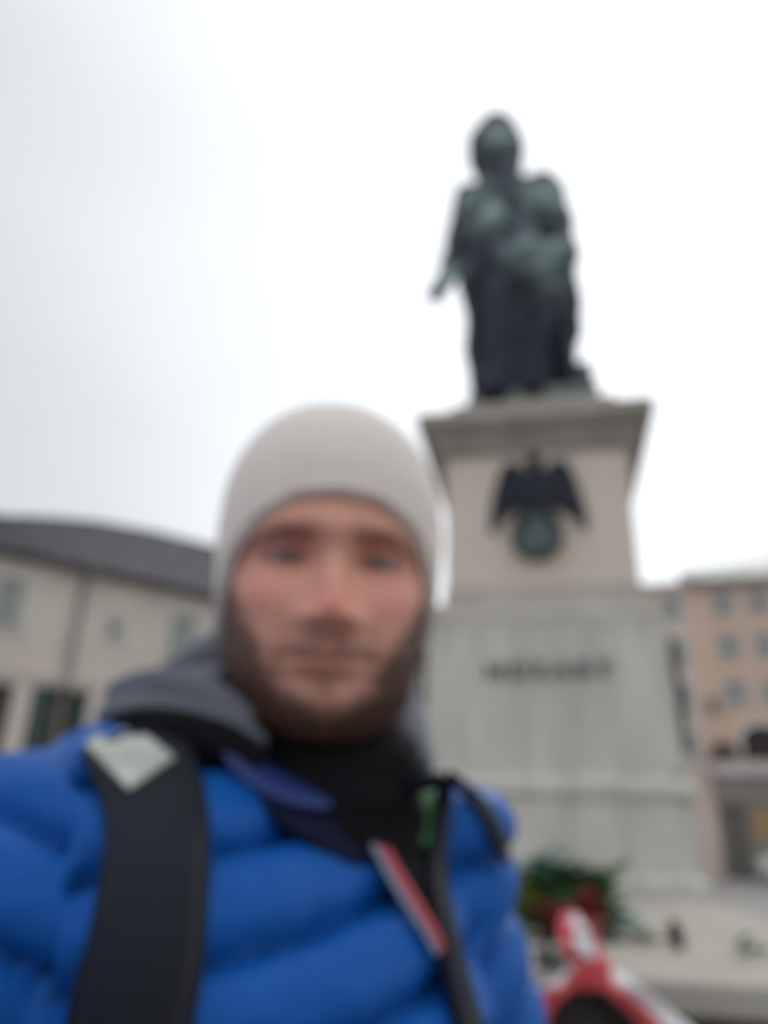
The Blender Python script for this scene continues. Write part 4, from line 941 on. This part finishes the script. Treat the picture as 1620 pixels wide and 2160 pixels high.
# --- trousers and boots
bm = bmesh.new(); HIP = tw(0, 0, .93)
ell(bm, HIP, (.175, .125, .14), RB)
for sx in (-1, 1):
    h = tw(sx*.09, 0, .88); k = tw(sx*.10, .03, .50); a = tw(sx*.11, -.01, .10); capsule(bm, h, k, .092, .068); capsule(bm, k, a, .066, .052)
link('trousers', remesh(bm, .014, 8, 1), M_trou, man, True)
for sx in (-1, 1):
    bm = bmesh.new(); a = tw(sx*.11, -.01, .10); capsule(bm, a, a-Vector((0, 0, .05)), .05, .045); ell(bm, tw(sx*.115, .06, .045), (.048, .135, .044), RB)
    b2 = remesh(bm, .008, 5, 1); v_ = verts(b2); v_[:, 2] = np.maximum(v_[:, 2], .004); setverts(b2, v_); link('boot', b2, M_shoe, man, True)

# ------------------------------------------------------------------ backpack worn on the back, its straps over the jacket
BP = tw(0, -.27, .98); pack = empty('backpack', BP, math.atan2(bx.y, bx.x))
tag(pack, 'black backpack worn by the man, with a pale reflective patch on its strap', 'backpack')
inv = (Matrix.Translation(BP) @ Matrix.Rotation(math.atan2(bx.y, bx.x), 4, 'Z')).inverted()
bm = bmesh.new(); box(bm, -.15, .15, -.02, .13, .0, .46); bevelall(bm, .05, 4); bo = frombm('pack_body', bm, M_strap, pack, True)
bm = bmesh.new(); box(bm, -.12, .12, .12, .18, .03, .26); bevelall(bm, .03, 3); frombm('front_pocket', bm, M_strap, pack, True)
bm = bmesh.new(); tube(bm, [(-.04, .0, .45), (-.03, -.01, .49), (.03, -.01, .49), (.04, .0, .45)], .008, 8); frombm('grab_handle', bm, M_strap, pack, True)
def over(side):
    def fn(pts):
        top = pts[0]; c = sum(top, Vector())/len(top); R_ = []
        back = tw(side*.10, -.20, 1.40); n_ = 8
        for i in range(n_):
            t = i/n_; row = []
            for j, p in enumerate(top):
                e = back + bx*((j/(len(top)-1)-.5)*.06); q = e.lerp(p, t); q.z += .05*math.sin(math.pi*t)*(1-.3*t); row.append(q)
            R_.append(row)
        return R_
    return fn
def under(side, lift, wend):      # the strap's lower end: down the chest and round the flank to the pack
    def fn(pts):
        last = pts[-1]; c = sum(last, Vector())/len(last); wv = (last[-1]-last[0])*.5; R_ = []; n_ = 14
        path = spline([tuple(c), tuple(tw(side*.135, .13, 1.30)), tuple(tw(side*.20, .04, 1.16)), tuple(tw(side*.19, -.09, 1.06)), tuple(tw(side*.14, -.20, 1.02))], n_)
        for i in range(1, n_+1):
            p = Vector(path[i]); t = i/n_; loc, nn, _, _ = BASE.find_nearest(p)
            q = loc + nn*lift if t < .8 else p
            d = (Vector(path[i])-Vector(path[i-1])).normalized(); ww = nn.cross(d).normalized()
            if ww.dot(wv) < 0: ww = -ww
            h = wv.length*(1-t)+wend*t
            R_.append([q + ww*h*(2*j/(len(last)-1)-1) for j in range(len(last))])
        return R_
    return fn
def reparent(o):
    o.parent = pack; o.data.transform(inv); return o
sl1 = reparent(sheet('shoulder_strap', rowsof([(268, 1562, 205), (296, 1620, 212), (322, 1700, 214), (332, 1800, 212), (324, 1900, 216), (314, 2000, 226), (292, 2100, 240), (272, 2210, 246)], 34, 13), M_strap, None, .0215, .008, .004, over(-1), under(-1, .024, .018)))
pc = sheet('reflective_patch', between([(182, 1584), (225, 1632), (270, 1680)], [(262, 1538), (318, 1572), (368, 1612)], 10, 9), M_reflect, None, .0315, .002); pc.data.transform(inv); pc.parent = sl1
sl2 = reparent(sheet('shoulder_strap', rowsof([(948, 1640, 28), (930, 1700, 30), (914, 1780, 32), (910, 1860, 32), (920, 1940, 32), (940, 2030, 36), (962, 2120, 40), (984, 2210, 44)], 30, 7), M_strap, None, .029, .007, .003, over(1), under(1, .026, .012)))
gp = sheet('green_label', rowsof([(884, 1640, 40), (890, 1690, 46), (893, 1740, 40), (890, 1790, 22)], 12, 6), M_green, None, .028, .003); gp.data.transform(inv); gp.parent = sl2
reparent(sheet('load_strap', rowsof([(946, 1636, 26), (985, 1668, 28), (1020, 1720, 28), (1046, 1775, 26), (1062, 1815, 22)], 20, 5), M_strap, None, .022, .004))
# stitching rows along the wide strap's edges
for dx in (-86, 86):
    st_ = sheet('stitching', rowsof([(296+dx*.95, 1625, 7), (322+dx, 1700, 7), (332+dx, 1800, 7), (324+dx*1.02, 1900, 7), (314+dx*1.06, 2000, 7), (292+dx*1.12, 2100, 7), (272+dx*1.15, 2210, 7)], 34, 3), mat('charcoal_thread', (.03, .03, .034), .8), None, .0265, .002); st_.data.transform(inv); st_.parent = sl1
